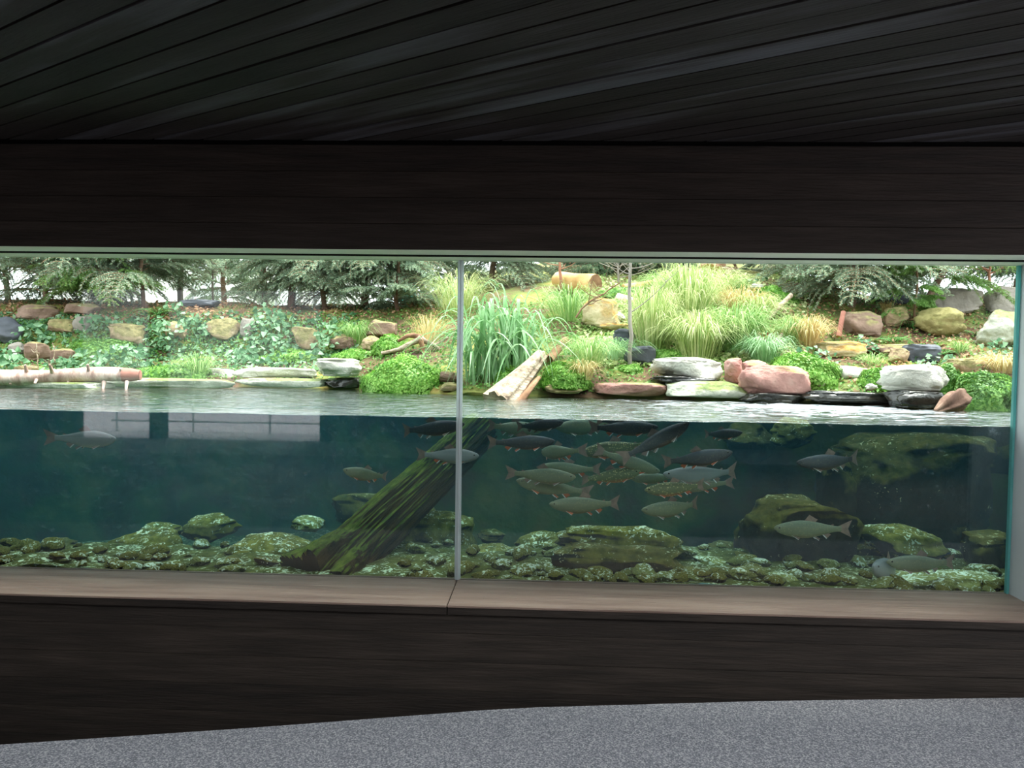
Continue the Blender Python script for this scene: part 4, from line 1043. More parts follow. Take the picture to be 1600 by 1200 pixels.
T = [
 ('grey trout alone in the dark water far from the log', (178, 687), (88, 681), .85, 1.0, 'grey', .25, 0, 1.0),
 ('olive trout heading away from the log with its red tail at the wood', (535, 734), (612, 747), .80, .95, 'pale', .35, 1, 1.1),
 ('dark trout at the surface with its head behind the glass joint', (727, 663), (622, 674), .80, .90, 'dark', -.2, 0, .95),
 ('pale green trout crossing in front of the log and the glass joint', (747, 713), (658, 708), .70, .85, 'grey', .2, 1, 1.05),
 ('hazy olive trout with only its tail half clear below the surface beside the log', (850, 672), (757, 663), 1.35, 1.2, 'pale', .2, 0, 1.05),
 ('dark trout at the surface just above the first dark trout right of the log', (881, 660), (802, 667), .85, .95, 'dark', -.2, 0, 1.0),
 ('hazy blue-green trout at the surface between two dark ones', (868, 668), (962, 662), 1.35, 1.5, 'pale', .1, 0, 1.1),
 ('large dark trout at the surface in the middle of the school', (1028, 668), (920, 667), .85, .92, 'dark', .1, 1, 1.0),
 ('hazy dark back of a trout showing just above the large dark surface trout', (1012, 660), (930, 656), 1.3, 1.3, 'dark', .1, 0, .9),
 ('dark trout with a white-edged tail second from the surface near the log', (867, 690), (763, 690), .72, .80, 'dark', .1, 1, .95),
 ('short pale trout turned away with its orange fin and tail toward the glass', (849, 706), (898, 704), 1.15, .80, 'pale', .3, 1, 1.0),
 ('olive trout facing the log half hidden by the steep dark trout', (909, 707), (1016, 692), 1.0, 1.15, 'spot', -.1, 1, 1.0),
 ('dark trout climbing steeply nose up toward the surface', (1077, 661), (974, 714), .72, .85, 'dark', .3, 0, .95),
 ('small dark trout apart from the school near the surface', (1161, 676), (1094, 679), .92, 1.08, 'dark', -.3, 1, 1.05),
 ('olive trout diving nose down through the middle of the school', (1030, 737), (932, 703), .95, .90, 'pale', -.2, 1, .95),
 ('dark trout with orange fins on the outer side of the school', (1145, 707), (1033, 723), .70, .80, 'dark', -.15, 1, 1.0),
 ('olive trout with a broad brown tail seen behind the upper facing pair', (842, 729), (939, 734), .95, .88, 'pale', .1, 1, .95),
 ('grey-green trout facing outward at the log side of the school', (899, 747), (795, 736), .72, .85, 'pale', .2, 0, 1.0),
 ('olive trout facing the log just below the outward facing one', (808, 752), (916, 766), .80, .95, 'pale', -.3, 1, 1.0),
 ('olive trout with an orange anal fin lowest at the log side of the school', (858, 788), (971, 787), .66, .74, 'pale', .1, 1, 1.0),
 ('trout with a finely dotted yellow back in the thick of the school', (1001, 737), (908, 748), .90, 1.0, 'spot', .1, 1, 1.05),
 ('blue-grey trout with a wide translucent tail at the outer edge of the school', (1035, 741), (1160, 738), .85, .95, 'grey', .2, 0, .9),
 ('brown trout with white-tipped fins in front of another low in the school', (1007, 766), (1104, 758), .68, .74, 'spot', .1, 1, 1.0),
 ('brown-tailed trout half hidden behind the white-finned one', (1048, 762), (1145, 752), .95, 1.0, 'pale', -.1, 1, .85),
 ('pale olive trout lowest at the outer side of the school', (1001, 797), (1102, 789), .75, .90, 'pale', .25, 0, 1.0),
 ('hazy trout deep inside the school below the dotted one', (985, 748), (1064, 744), 1.2, 1.25, 'pale', .1, 1, .95),
 ('dark grey trout alone in front of the huge boulder', (1243, 723), (1353, 717), .78, .90, 'dark', .2, 0, .9),
 ('greenish trout in front of the tall mossy-topped block', (1210, 826), (1326, 824), .68, .75, 'pale', -.1, 0, 1.0),
 ('dark green trout lying over the bright flat stone near the jamb', (1384, 878), (1498, 880), .62, .70, 'pale', .1, 0, .95),
 ('pale blue-headed trout facing the glass beside the lowest trout', (1362, 886), (1412, 890), .55, 1.0, 'grey', .1, 0, 1.0),
]
for a in T: trout(*a[:7], bool(a[7]), a[8] * 1.14)

# ------------------------------------------------------------------ the bank: stones
B = [
 # edge of the pond, from the far end
 ('ledge_stone', 'pale green-stained ledge slab at the waterline under the bark log', 75, 601, 210, 13, 2.95, 'paleg', 'slab', 101, .25),
 ('ledge_stone', 'long pale ledge slab at the waterline beyond the bark log', 262, 598, 235, 15, 3.30, 'paleg', 'slab', 102, .2),
 ('ledge_stone', 'pale ledge slab at the waterline under the flat block', 440, 598, 150, 15, 3.52, 'paleg', 'slab', 103, .3),
 ('ledge_stone', 'pale upper slab lying on the ledge before the flat block', 428, 582, 130, 16, 3.78, 'pale', 'slab', 104, .3),
 ('ledge_stone', 'short pale rough slab between grass wisps and the ledge', 345, 584, 50, 16, 4.0, 'pale', 'block', 105, .6),
 ('rock', 'big flat pale block overhanging the water beside the bright moss', 530, 574, 78, 30, 3.45, 'pale', 'slab', 106, .8),
 ('rock', 'dark stone painted as shade under the flat pale block', 540, 598, 76, 18, 3.55, 'wet', 'block', 107, .6),  # added stone; its dark colour is the shade below the block
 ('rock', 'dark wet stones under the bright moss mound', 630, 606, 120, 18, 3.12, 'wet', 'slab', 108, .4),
 ('rock', 'low stone at the waterline by the glass joint', 704, 604, 34, 14, 2.95, 'sandmoss', 'block', 109, .7),
 ('rock', 'small brown stone at the foot of the strap-leaved clump', 702, 590, 30, 20, 3.1, 'brown', 'round', 110, .8),
 # old stone wall on the far side
 ('masonry_stone', 'dark mossy boulder cut by the picture edge on the bank', 10, 518, 52, 48, None, 'slate', 'round', 111, .8),
 ('masonry_stone', 'small grey round stone low beside the dark mossy boulder', 27, 545, 26, 22, None, 'greywall', 'round', 112, .8),
 ('masonry_stone', 'reddish brown square stone above the bark log', 62, 550, 44, 34, None, 'brown', 'block', 113, .7),
 ('masonry_stone', 'brown stone leaning next to the reddish square stone', 99, 557, 36, 26, None, 'brown', 'block', 114, .7),
 ('masonry_stone', 'flat tan stone peeping over the bark log', 40, 577, 40, 12, None, 'sand', 'slab', 115, .6),
 ('masonry_stone', 'flat grey slab just behind the middle of the bark log', 145, 577, 42, 8, None, 'greywall', 'slab', 116, .6),
 ('masonry_stone', 'moss-topped tan block high in the wall under the drooping spruce', 96, 512, 50, 28, None, 'sandmoss', 'block', 117, .7),
 ('masonry_stone', 'grey-purple block beside the moss-topped tan block', 128, 507, 30, 26, None, 'greywall', 'block', 118, .7),
 ('masonry_stone', 'large tan block with a tilted mossy top above the green creeper', 202, 523, 62, 36, None, 'sandmoss', 'block', 119, .7),
 ('masonry_stone', 'pinkish tan stone between ivy plants in the wall', 277, 517, 42, 32, None, 'sand', 'block', 120, .7),
 ('masonry_stone', 'squarish golden stone standing clear in the ivy wall', 350, 516, 52, 38, None, 'sandmoss', 'block', 121, .7),
 ('masonry_stone', 'narrow grey upright stone beside the golden square stone', 388, 512, 22, 32, None, 'greywall', 'block', 122, .9),
 ('masonry_stone', 'tall leaning golden stone with ivy over its shoulder', 478, 528, 46, 40, None, 'sandmoss', 'block', 123, .8),
 ('masonry_stone', 'low brown stone behind the ivy of the leaning stone', 538, 536, 44, 28, None, 'brown', 'round', 124, .8),
 ('masonry_stone', 'rounded tan stone below the small sedge tuft', 580, 537, 34, 26, None, 'sand', 'round', 125, .8),
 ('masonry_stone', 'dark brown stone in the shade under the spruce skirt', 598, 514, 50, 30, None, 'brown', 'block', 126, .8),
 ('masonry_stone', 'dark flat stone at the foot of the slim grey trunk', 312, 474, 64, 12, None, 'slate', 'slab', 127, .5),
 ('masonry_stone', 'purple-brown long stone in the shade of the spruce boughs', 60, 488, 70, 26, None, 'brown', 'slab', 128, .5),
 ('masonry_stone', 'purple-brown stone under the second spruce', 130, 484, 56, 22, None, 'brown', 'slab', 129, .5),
 # middle
 ('rock', 'orange-mossed boulder below the sawn log', 940, 492, 64, 54, None, 'orange', 'block', 130, .8),
 ('rock', 'small white stone on the orange-mossed boulder', 962, 496, 34, 20, None, 'pale', 'round', 131, .8),
 ('rock', 'flat orange-mossed stone below the white one', 962, 511, 52, 12, None, 'orange', 'slab', 132, .7),
 ('rock', 'grey slate stone by the thin sapling trunk', 976, 530, 36, 34, None, 'slate', 'block', 133, .8),
 ('rock', 'dark stone behind the sapling foot', 1000, 556, 50, 32, None, 'slate', 'block', 134, .8),
 ('rock', 'broad pale boulder with a sharp dark underside at the middle of the shore', 1072, 577, 114, 40, 2.72, 'pale', 'block', 135, .6),
 ('rock', 'dark slab as painted shade in the gap under the broad pale boulder', 1066, 594, 106, 14, 2.66, 'wet', 'slab', 136, .5),  # shade of the gap, built as a dark slab
 ('ledge_stone', 'pinkish slab streaked with lichen along the waterline', 985, 608, 115, 22, 2.66, 'pink', 'slab', 137, .4),
 ('ledge_stone', 'long greenish slab along the waterline under the broad pale boulder', 1105, 609, 130, 28, 2.55, 'paleg', 'slab', 138, .4),
 ('rock', 'upright greyish pink stone wedged between the pale boulder and the red rocks', 1146, 580, 30, 42, 2.68, 'pink', 'block', 139, .8),
 ('rock', 'large smooth red-brown boulder at the water beside the cascade', 1210, 596, 114, 52, 2.40, 'pink', 'block', 140, .6),
 ('rock', 'small pink stone behind the large red-brown boulder', 1180, 574, 46, 24, 2.75, 'pink', 'round', 141, .8),
 ('rock', 'dark stone as painted shade in the gap under the large red-brown boulder', 1212, 622, 110, 18, 2.36, 'wet', 'slab', 142, .4),  # stands in for the shaded gap beneath the boulder
 ('rock', 'low mossy stone under the driftwood stub', 880, 607, 60, 16, 2.7, 'sandmoss', 'slab', 143, .6),
 # cascade side
 ('rock', 'wet ledge stone of the little cascade', 1322, 621, 146, 22, 2.25, 'wet', 'slab', 144, .4),
 ('rock', 'flat pinkish pale stone behind the cascade ledge', 1322, 588, 64, 34, 2.75, 'pale', 'block', 145, .8),
 ('rock', 'small pale stone at the lip of the cascade', 1280, 600, 26, 14, 2.6, 'pale', 'round', 146, .9),
 ('rock', 'big rounded whitish boulder beside the cascade with a dark stain', 1424, 591, 102, 46, 2.05, 'pale', 'block', 147, .7),
 ('rock', 'dark stone filling in the shade of the hollow under the whitish boulder', 1430, 624, 92, 34, 1.98, 'wet', 'block', 148, .5),  # shade of the hollow put into a dark stone
 ('rock', 'small round stone between moss and the whitish boulder', 1362, 605, 22, 12, 2.5, 'pale', 'round', 149, .9),
 ('rock', 'flat rock with an orange moss cap above the creeper', 1312, 546, 76, 28, None, 'orange', 'slab', 150, .8),
 ('rock', 'dark edged flat slab above the small falls', 1388, 546, 84, 18, None, 'brown', 'slab', 151, .7),
 ('rock', 'tan pointed stone beside the dark slate slab', 1404, 556, 32, 26, None, 'sand', 'block', 152, .8),
 ('rock', 'dark tilted slate slab behind the blue-green fern', 1436, 553, 60, 32, None, 'slate', 'slab', 153, .7),
 ('rock', 'square yellowish stone above the shore moss', 1502, 572, 50, 26, None, 'sandmoss', 'block', 154, .8),
 ('rock', 'thin flat grey stone on the shore moss', 1532, 589, 40, 8, None, 'greywall', 'slab', 155, .7),
 ('rock', 'brown-grey block half hidden by drooping spruce', 1346, 507, 58, 44, None, 'brown', 'block', 156, .8),
 ('rock', 'mossy stone beside the brown-grey block', 1400, 496, 38, 34, None, 'sandmoss', 'block', 157, .8),
 ('rock', 'large domed boulder under yellow moss', 1470, 504, 78, 50, None, 'yellow', 'round', 158, .8),
 ('rock', 'big pale mossy boulder at the jamb end of the bank', 1562, 515, 90, 66, None, 'paleg', 'round', 159, .8),
 ('masonry_stone', 'grey squared block under the leaning trunk', 1490, 470, 82, 42, None, 'greywall', 'block', 160, .5),
 ('masonry_stone', 'grey squared block last in the row at the jamb', 1572, 470, 66, 46, None, 'greywall', 'block', 161, .5),
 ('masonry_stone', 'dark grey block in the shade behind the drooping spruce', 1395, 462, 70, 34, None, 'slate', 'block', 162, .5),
 ('rock', 'pale round stone in the fresh green lawn', 1182, 448, 26, 10, None, 'pale', 'round', 163, .8),
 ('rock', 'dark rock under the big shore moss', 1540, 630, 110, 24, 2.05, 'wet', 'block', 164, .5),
]
for nm, lb, px, py, w, h, Y, m, k, sd, dp in B:
    rock(nm, lb, px, py, w, h, Y, m, k, sd, dp, cat='stone' if nm != 'rock' else 'rock', sub=4, rough=0.03 if nm == 'ledge_stone' else 0.085)

# ------------------------------------------------------------------ wood on the bank
def end_disc(c, d, rad, n=16):
    d = np.asarray(d, float) / np.linalg.norm(d); a = np.array([0, 0, 1.0]) if abs(d[2]) < .9 else np.array([1.0, 0, 0])
    u = np.cross(d, a); u /= np.linalg.norm(u); w = np.cross(d, u)
    an = np.arange(n) * 2 * pi / n
    return np.vstack([c + d * .004 + np.outer(np.cos(an), u) * rad + np.outer(np.sin(an), w) * rad, [c + d * .012]]), [(n, i, (i + 1) % n) for i in range(n)]
p0, p1 = at(-190, 590, 2.72), at(219, 587, 3.12); s_ = ppm(p1)
lg = empty('bark_log', (p0 + p1) / 2); tag(lg, 'pinkish barked log with branch stubs and a red end lying along the water', 'log')
q0, q1 = p0 - (p0 + p1) / 2, p1 - (p0 + p1) / 2
pts = np.array([q0 + (q1 - q0) * t + np.array([0, 0, 0.012 * sin(t * 9)]) for t in np.linspace(0, 1, 30)])
V, F = tube(pts[:28], np.linspace(13.5, 10.8, 30)[:28] * s_, 20, rfun=lambda i, a: 1 + .05 * np.sin(a * 3 + i * .5) + .03 * np.sin(i * 1.3))
mb = MB(); mb.add(V, F); mb.build('trunk', M['birch'], lg)
V, F = tube(pts[27:], np.array([10.9, 10.2, 7.8]) * s_, 20); mb = MB(); mb.add(V, F); mb.add(*end_disc(pts[-1], q1 - q0, 7.8 * s_, 20)); mb.build('red_end', M['redwood'], lg)['label'] = 'reddish peeled end'
for k, (t, up) in enumerate(((.50, -1), (.56, 1), (.66, .6), (.72, -1), (.80, 1), (.86, -1), (.925, 1), (.60, -.4), (.95, -1))):
    c = q0 + (q1 - q0) * t; d = np.array([.3, -.8, up]); d = d / np.linalg.norm(d) * (11 + 6 * (k % 3)) * s_
    mb = MB(); mb.add(*tube([c + d * .5, c + d * .9, c + d * 1.35], [.020, .014, .010], 7)); mb.add(*end_disc(c + d * 1.35, d, .010, 7)); mb.build('branch_stub', M['birch'], lg)

# driftwood stub at the shore
p0, p1 = at(786, 622, 2.42), at(846, 556, 2.95); s_ = ppm(p0)
st = empty('driftwood_stub', p0); tag(st, 'split grey driftwood stub rising from the water beside the strap-leaved clump', 'driftwood')
mb = MB(); V, F = tube([(p1 - p0) * t for t in np.linspace(-.15, 1, 24)], np.linspace(23, 11, 24) * s_, 40, rfun=lambda i, a: 1 + .12 * np.sin(a * 7 + i * .04) + .07 * np.sin(a * 13 + 1) + .05 * np.sin(a * 2 + i * .2))
mb.add(V, F); tube_caps(mb, V, 40); mb.build('wood', M['drift'], st)
mb = MB(); mb.add(*tube([(p1 - p0) * t + np.array([.10, -.04, -.05]) for t in np.linspace(-.1, .62, 12)], np.linspace(.05, .015, 12), 12, rfun=lambda i, a: 1 + .2 * np.sin(a * 5))); mb.build('split_side', M['driftbrown'], st)
p0, p1 = at(1466, 641, 1.75), at(1506, 620, 1.85); s_ = ppm(p0)
st = empty('driftwood_stub', p0); tag(st, 'short dark driftwood snag in the ripples before the shore moss', 'driftwood')
mb = MB(); V, F = tube([(p1 - p0) * t for t in np.linspace(-.1, 1, 14)], [s_ * x for x in np.interp(np.linspace(0, 1, 14), [0, .4, .8, 1], [4, 13, 17, 12])], 24, rfun=lambda i, a: 1 + .2 * np.sin(a * 5 + i * .1) + .1 * np.sin(a * 9))
mb.add(V, F); tube_caps(mb, V, 24); mb.build('wood', M['trunk'], st)
# branching root
g = gnd(640, 548); rt = empty('driftwood_root', g); tag(rt, 'twisted branching driftwood root on the bright green moss', 'driftwood')
def rel(px, py, dy=0): return at(px, py, g[1] + dy) - g
for k, (pl, r0, r1) in enumerate((([(596, 552), (620, 547), (638, 539), (652, 532), (658, 528)], 5, 9), ([(658, 528), (648, 524), (636, 525), (622, 533)], 9, 4), ([(655, 528), (666, 534), (680, 540), (700, 527)], 9, 3),
                                  ([(656, 530), (660, 540), (660, 551), (668, 552)], 8, 3), ([(676, 538), (686, 545), (686, 551)], 6, 3), ([(606, 549), (604, 543)], 3, 1.5))):
    P = np.array([rel(x, y, -.06 + .03 * (k % 3)) for x, y in pl]); tt_ = np.linspace(0, 1, 12); P = np.stack([np.interp(tt_, np.linspace(0, 1, len(P)), P[:, c]) for c in range(3)], 1)
    mb = MB(); V, F = tube(P, np.linspace(r0, r1, 12) * ppm(g) * .55, 10, rfun=lambda i, a: 1 + .15 * np.sin(a * 3 + i)); mb.add(V, F); tube_caps(mb, V, 10); mb.build('root_arm', M['driftbrown' if k % 2 else 'drift'], rt)
def lying_log(label, pA_, pB_, YA, YB_, rpx, m='sawn', endm='redwood', name='cut_log'):
    a, b = at(*pA_, YA), at(*pB_, YB_); s_ = ppm(a)
    o = empty(name, a); tag(o, label, 'log')
    V, F = tube([(b - a) * t for t in np.linspace(0, 1, 14)], np.linspace(rpx, rpx * .9, 14) * s_, 20, rfun=lambda i, a_: 1 + .06 * np.sin(a_ * 3 + i * .4) + .03 * np.sin(a_ * 8))
    mb = MB(); mb.add(V, F); mb.build('trunk', M[m], o)
    mb = MB(); tube_caps(mb, V, 20); mb.build('cut_face', M[endm], o)
lying_log('thick tan sawn log lying above the orange-mossed boulder', (930, 444), (872, 437), 5.0, 5.5, 15, 'sawn', 'driftbrown')
lying_log('pinkish broken log lying beyond the white stone', (964, 466), (1020, 480), 5.0, 4.8, 8, 'birch', 'redwood')
lying_log('slim pale log on the far green slope', (974, 449), (1024, 441), 5.7, 5.9, 5, 'sawn', 'sawn')
lying_log('grey slanting pole leaning on the drooping spruce mound', (1200, 497), (1236, 461), 4.0, 4.3, 4, 'drift', 'drift', 'wood_pole')
lying_log('upended brown root stump at the crest of the bank', (1112, 424), (1118, 398), 6.3, 6.4, 20, 'driftbrown', 'sawn', 'tree_stump')
lying_log('small reddish upright stick stump before the brown-grey block', (1310, 526), (1318, 487), 3.9, 4.0, 4, 'redwood', 'sawn', 'stake')
lying_log('thin pale stick slanting over the shore grass', (1196, 554), (1222, 522), 3.3, 3.4, 3, 'drift', 'drift', 'stick')
lying_log('broken brown branch behind the driftwood stub', (858, 562), (884, 532), 3.2, 3.5, 7, 'driftbrown', 'driftbrown', 'stick')
lying_log('short dark stick standing in the ivy', (434, 508), (426, 484), 5.0, 5.05, 3, 'trunk', 'trunk', 'stick')

# ------------------------------------------------------------------ moss cushions and creepers
MO = [
 ('bright green moss mound hanging over the water beside the flat pale block', 628, 580, 142, 62, 'mossleaf', 5200, .026, 201, 3.12),
 ('green moss patch behind the driftwood root', 606, 535, 60, 36, 'mossleaf', 1500, .026, 202, None),
 ('small moss cushion beside the driftwood stub', 884, 582, 84, 44, 'mossleaf', 2600, .022, 203, 2.75),
 ('wide flowering creeper cushion between the red-brown boulder and the cascade', 1258, 572, 128, 66, 'mossleaf', 4600, .026, 204, 2.7),
 ('small bright moss cushion beside the whitish boulder', 1376, 588, 58, 38, 'mossleaf', 1700, .022, 205, 2.55),
 ('large deep green moss drape at the jamb end of the shore', 1548, 608, 124, 78, 'mossleaf2', 5200, .026, 206, 2.0),
 ('green moss cushion touching the whitish boulder on the jamb side', 1486, 592, 54, 64, 'mossleaf2', 2400, .026, 207, 2.25),
 ('dark green creeper patch spilling down the old wall', 152, 540, 128, 42, 'mossleaf2', 3800, .030, 208, None),
 ('green creeper along the ledge by the grass wisps', 256, 578, 130, 26, 'mossleaf2', 2600, .030, 209, None),
 ('low creeper mat below the golden stones', 460, 553, 150, 22, 'mossleaf', 2600, .030, 210, None),
 ('yellow-green moss mat between the flat block and the root', 560, 551, 90, 18, 'mossleaf', 1500, .028, 211, None),
 ('moss patch at the foot of the strap-leaved clump beside the stub', 795, 588, 56, 44, 'mossleaf', 1800, .024, 212, 2.9),
 ('mossy crown behind the broad pale boulder', 1052, 552, 100, 16, 'mossleaf', 1700, .026, 213, None),
 ('fresh green lawn patch high on the slope', 1205, 458, 90, 30, 'mossleaf', 2600, .035, 214, None),
 ('green slope patch beyond the sawn log', 980, 454, 110, 20, 'mossleaf2', 1800, .035, 215, None),
 ('green shrub low on the crest by the root stump', 1150, 440, 50, 24, 'mossleaf2', 1200, .035, 216, None),
 ('thin moss strip by the sapling foot', 986, 574, 44, 14, 'mossleaf', 900, .022, 217, None),
]
for lb, px, py, w, h, m, n_, sz, sd, Y in MO: moss('moss_cushion' if 'moss' in lb or 'lawn' in lb else 'creeper', lb, px, py, w, h, m, n_, sz, sd, Y, 'moss' if 'moss' in lb else 'plant')

LF = [
 ('ivy spilling from the top of the old wall beside the dark mossy boulder', 55, 522, 56, 30, 60), ('ivy at the picture edge just above the bark log', 10, 562, 60, 36, 70), ('ivy between the reddish stone and the bark log', 100, 568, 40, 22, 34),
 ('dense ivy over the middle of the bark log', 135, 562, 64, 30, 70), ('dense ivy beyond the red end of the bark log', 200, 558, 84, 36, 110), ('ivy clinging beside the large tan block', 252, 525, 44, 56, 80),
 ('pale ivy above the pinkish tan stone', 305, 508, 50, 34, 60), ('sprawling ivy under the golden square stone', 375, 556, 60, 24, 60), ('tall ivy heap beside the narrow grey upright stone', 425, 508, 70, 44, 110),
 ('ivy heap below the short dark stick', 420, 540, 70, 36, 90), ('ivy draped on the shoulder of the leaning golden stone', 514, 530, 48, 46, 70), ('low ivy along the upper slab of the ledge', 410, 560, 100, 16, 60),
 ('ivy tuft beneath the leaning golden stone', 490, 553, 46, 16, 34), ('ivy under the spruce boughs high on the wall', 158, 503, 60, 22, 40), ('ivy on the crest near the slim grey trunk', 275, 482, 46, 18, 30),
 ('ivy on the crest by the reddish trunk', 420, 482, 40, 16, 30), ('white-flecked leaves on the flowering creeper', 1262, 560, 90, 40, 60), ('leafy plant between orange moss cap and slab', 1344, 540, 44, 34, 46),
 ('grey-green leaves over the square yellowish stone', 1460, 562, 60, 24, 50), ('grey-green leaves against the pale mossy boulder', 1560, 545, 60, 36, 50), ('green leaves on the moss beside the whitish boulder', 1478, 588, 36, 40, 30),
 ('big lettuce-like leaves on the crest of the bank', 1182, 436, 30, 16, 16), ('leaf sprigs on the mound above the brown-grey block', 1382, 474, 34, 18, 20), ('single bright leaf sprig before the grey squared blocks', 1540, 478, 26, 14, 8),
]
for k, (lb, px, py, w, h, n_) in enumerate(LF): leafy('ivy' if 'ivy' in lb else 'leafy_plant', lb, px, py, w, h, n_, .062 if k < 16 else .045, 'ivy', 300 + k)

FE = [('broad pale fern hanging before the second spruce', 245, 492, 46, 8, 5.0), ('bright fern under the mossy stone beside the brown-grey block', 1396, 536, 44, 10, None), ('blue-green fern leaning over the dark slate slab', 1440, 562, 42, 8, None),
      ('small fern at the foot of the domed yellow boulder', 1468, 556, 36, 8, None), ('young fern before the pale mossy boulder', 1524, 524, 30, 7, None), ('small fern in the green creeper patch', 176, 540, 26, 7, None), ('fern beside the domed yellow boulder', 1420, 512, 40, 8, None)]
for k, (lb, px, py, sz, nf, Y) in enumerate(FE): fern('fern', lb, px, py, sz, nf, 40 + k, 'fern', Y)

# ------------------------------------------------------------------ grasses
GR = [
 ('small sedge tuft above the rounded tan stone', 556, 535, 84, 46, 170, 'grassgreen', .007, 1.0, None),
 ('fine grass wisps arching over the ledge near the bark log', 310, 588, 90, 50, 150, 'grassgreen', .005, 1.0, None),
 ('wiry grass beside the driftwood root', 670, 540, 90, 64, 120, 'straw', .005, .8, None),
 ('feathery pale grass behind the strap-leaved clump toward the crest', 715, 486, 150, 80, 240, 'grass', .006, .95, None),
 ('green grass spray over the grey slate stone', 920, 566, 110, 60, 200, 'grassgreen', .006, 1.0, 2.95),
 ('blue-green grass spray at the sapling foot', 958, 560, 110, 46, 170, 'strap', .006, 1.0, None),
 ('dry grass hanging over the dark bank beside the stub', 912, 590, 60, 42, 110, 'straw', .005, 1.0, 2.75),
 ('tall pale grass heap on the sapling side of the big mound', 1018, 545, 130, 120, 420, 'grass', .007, .75, None),
 ('tallest pale feathery grass at the heart of the big mound', 1072, 520, 150, 130, 520, 'grass', .007, .7, None),
 ('yellowish grass heap low on the big mound', 1090, 556, 150, 90, 480, 'grass', .007, .9, None),
 ('green grass heap on the outer slope of the big mound', 1150, 545, 130, 90, 420, 'grassgreen', .007, .9, None),
 ('straw-coloured grass at the crown of the big mound', 1155, 495, 100, 60, 260, 'straw', .007, .9, None),
 ('light green grass high behind the big mound', 1110, 470, 150, 64, 320, 'grass', .008, .9, None),
 ('pale grass behind the slanting pole', 1180, 505, 110, 60, 280, 'grass', .007, .9, None),
 ('blue-green grass tuft before the slanting pole', 1195, 566, 100, 60, 240, 'strap', .007, 1.0, None),
 ('straw tuft by the reddish stick stump', 1262, 540, 90, 60, 240, 'straw', .006, .9, None),
 ('greenish tuft beside the orange moss cap', 1236, 534, 70, 56, 180, 'grassgreen', .006, .9, None),
 ('golden dead grass fan above the shore moss', 1566, 580, 90, 40, 220, 'straw', .007, 1.0, None),
 ('thin grass over the dark edged flat slab', 1364, 568, 70, 26, 90, 'grassgreen', .005, 1.0, None),
 ('grass tuft in front of the domed yellow boulder', 1500, 550, 40, 26, 70, 'grassgreen', .005, .8, None),
 ('tall fine grass on the sapling side beyond the clump', 890, 500, 150, 72, 260, 'grassgreen', .006, 1.0, None),
 ('low grass on the crest past the sawn log', 1040, 455, 120, 40, 220, 'grassgreen', .008, .9, None),
 ('dry sprig of grass under the mossy stone by the spruce', 1388, 500, 40, 44, 60, 'straw', .005, .8, None),
]
for k, (lb, px, py, w, h, n_, m, wd, ln, Y) in enumerate(GR): grass('grass_tuft', lb, px, py, w, h, n_, m, wd, 500 + k, ln, 'grass', Y)

# big strap-leaved clump: every leaf its own part
g = at(765, 606, 2.98); cl = empty('strap_leaf_clump', g); tag(cl, 'large arching clump of long strap leaves beside the glass joint', 'plant')
s_ = ppm(g); r = random.Random(12)
def strap(base, ctrl, tip, wd, seg=10):
    t = np.linspace(0, 1, seg + 1); P = bez(base, ctrl, tip, seg + 1)
    d = np.asarray(tip) - np.asarray(base); sd = np.array([-d[1], d[0], 0.0]); sd = sd / (np.linalg.norm(sd) + 1e-9) + np.array([r.uniform(-.4, .4), r.uniform(-.4, .4), 0]); sd /= np.linalg.norm(sd)
    w_ = wd * np.array([.75 + .25 * min(1, 3 * x) if x < .55 else max(.05, 1 - ((x - .55) / .45) ** 1.5) for x in t])[:, None]
    V = np.stack([P - sd * w_ / 2 + (0, 0, .0), P - np.array([0, 0, 1]) * w_ * .22, P + sd * w_ / 2], 1).reshape(-1, 3)
    k = np.arange(seg) * 3
    return V, np.concatenate([np.stack([k, k + 1, k + 4, k + 3], 1), np.stack([k + 1, k + 2, k + 5, k + 4], 1)])
for k in range(190):
    a = r.uniform(0, 2 * pi); rad = r.random() ** .6
    bx = np.array([r.uniform(-38, 62) * s_, r.uniform(-.05, .35), r.uniform(-.02, .12)])
    hgt = r.uniform(70, 150) * s_ * (1.05 - .2 * rad)
    reach = np.array([cos(a) * r.uniform(85, 185), sin(a) * 90, 0]) * s_ * (.25 + .75 * rad)
    ctrl = bx + reach * .42 + np.array([0, 0, hgt * 1.55])
    tip = bx + reach * 1.05 + np.array([0, 0, hgt * (.95 - 1.15 * rad * r.uniform(.6, 1.2))])
    if tip[2] < -.03: tip[2] = -.03 + r.uniform(0, .08)
    mb = MB(); mb.add(*strap(bx, ctrl, tip, r.uniform(.017, .032))); mb.build('leaf', M['strap'], cl)

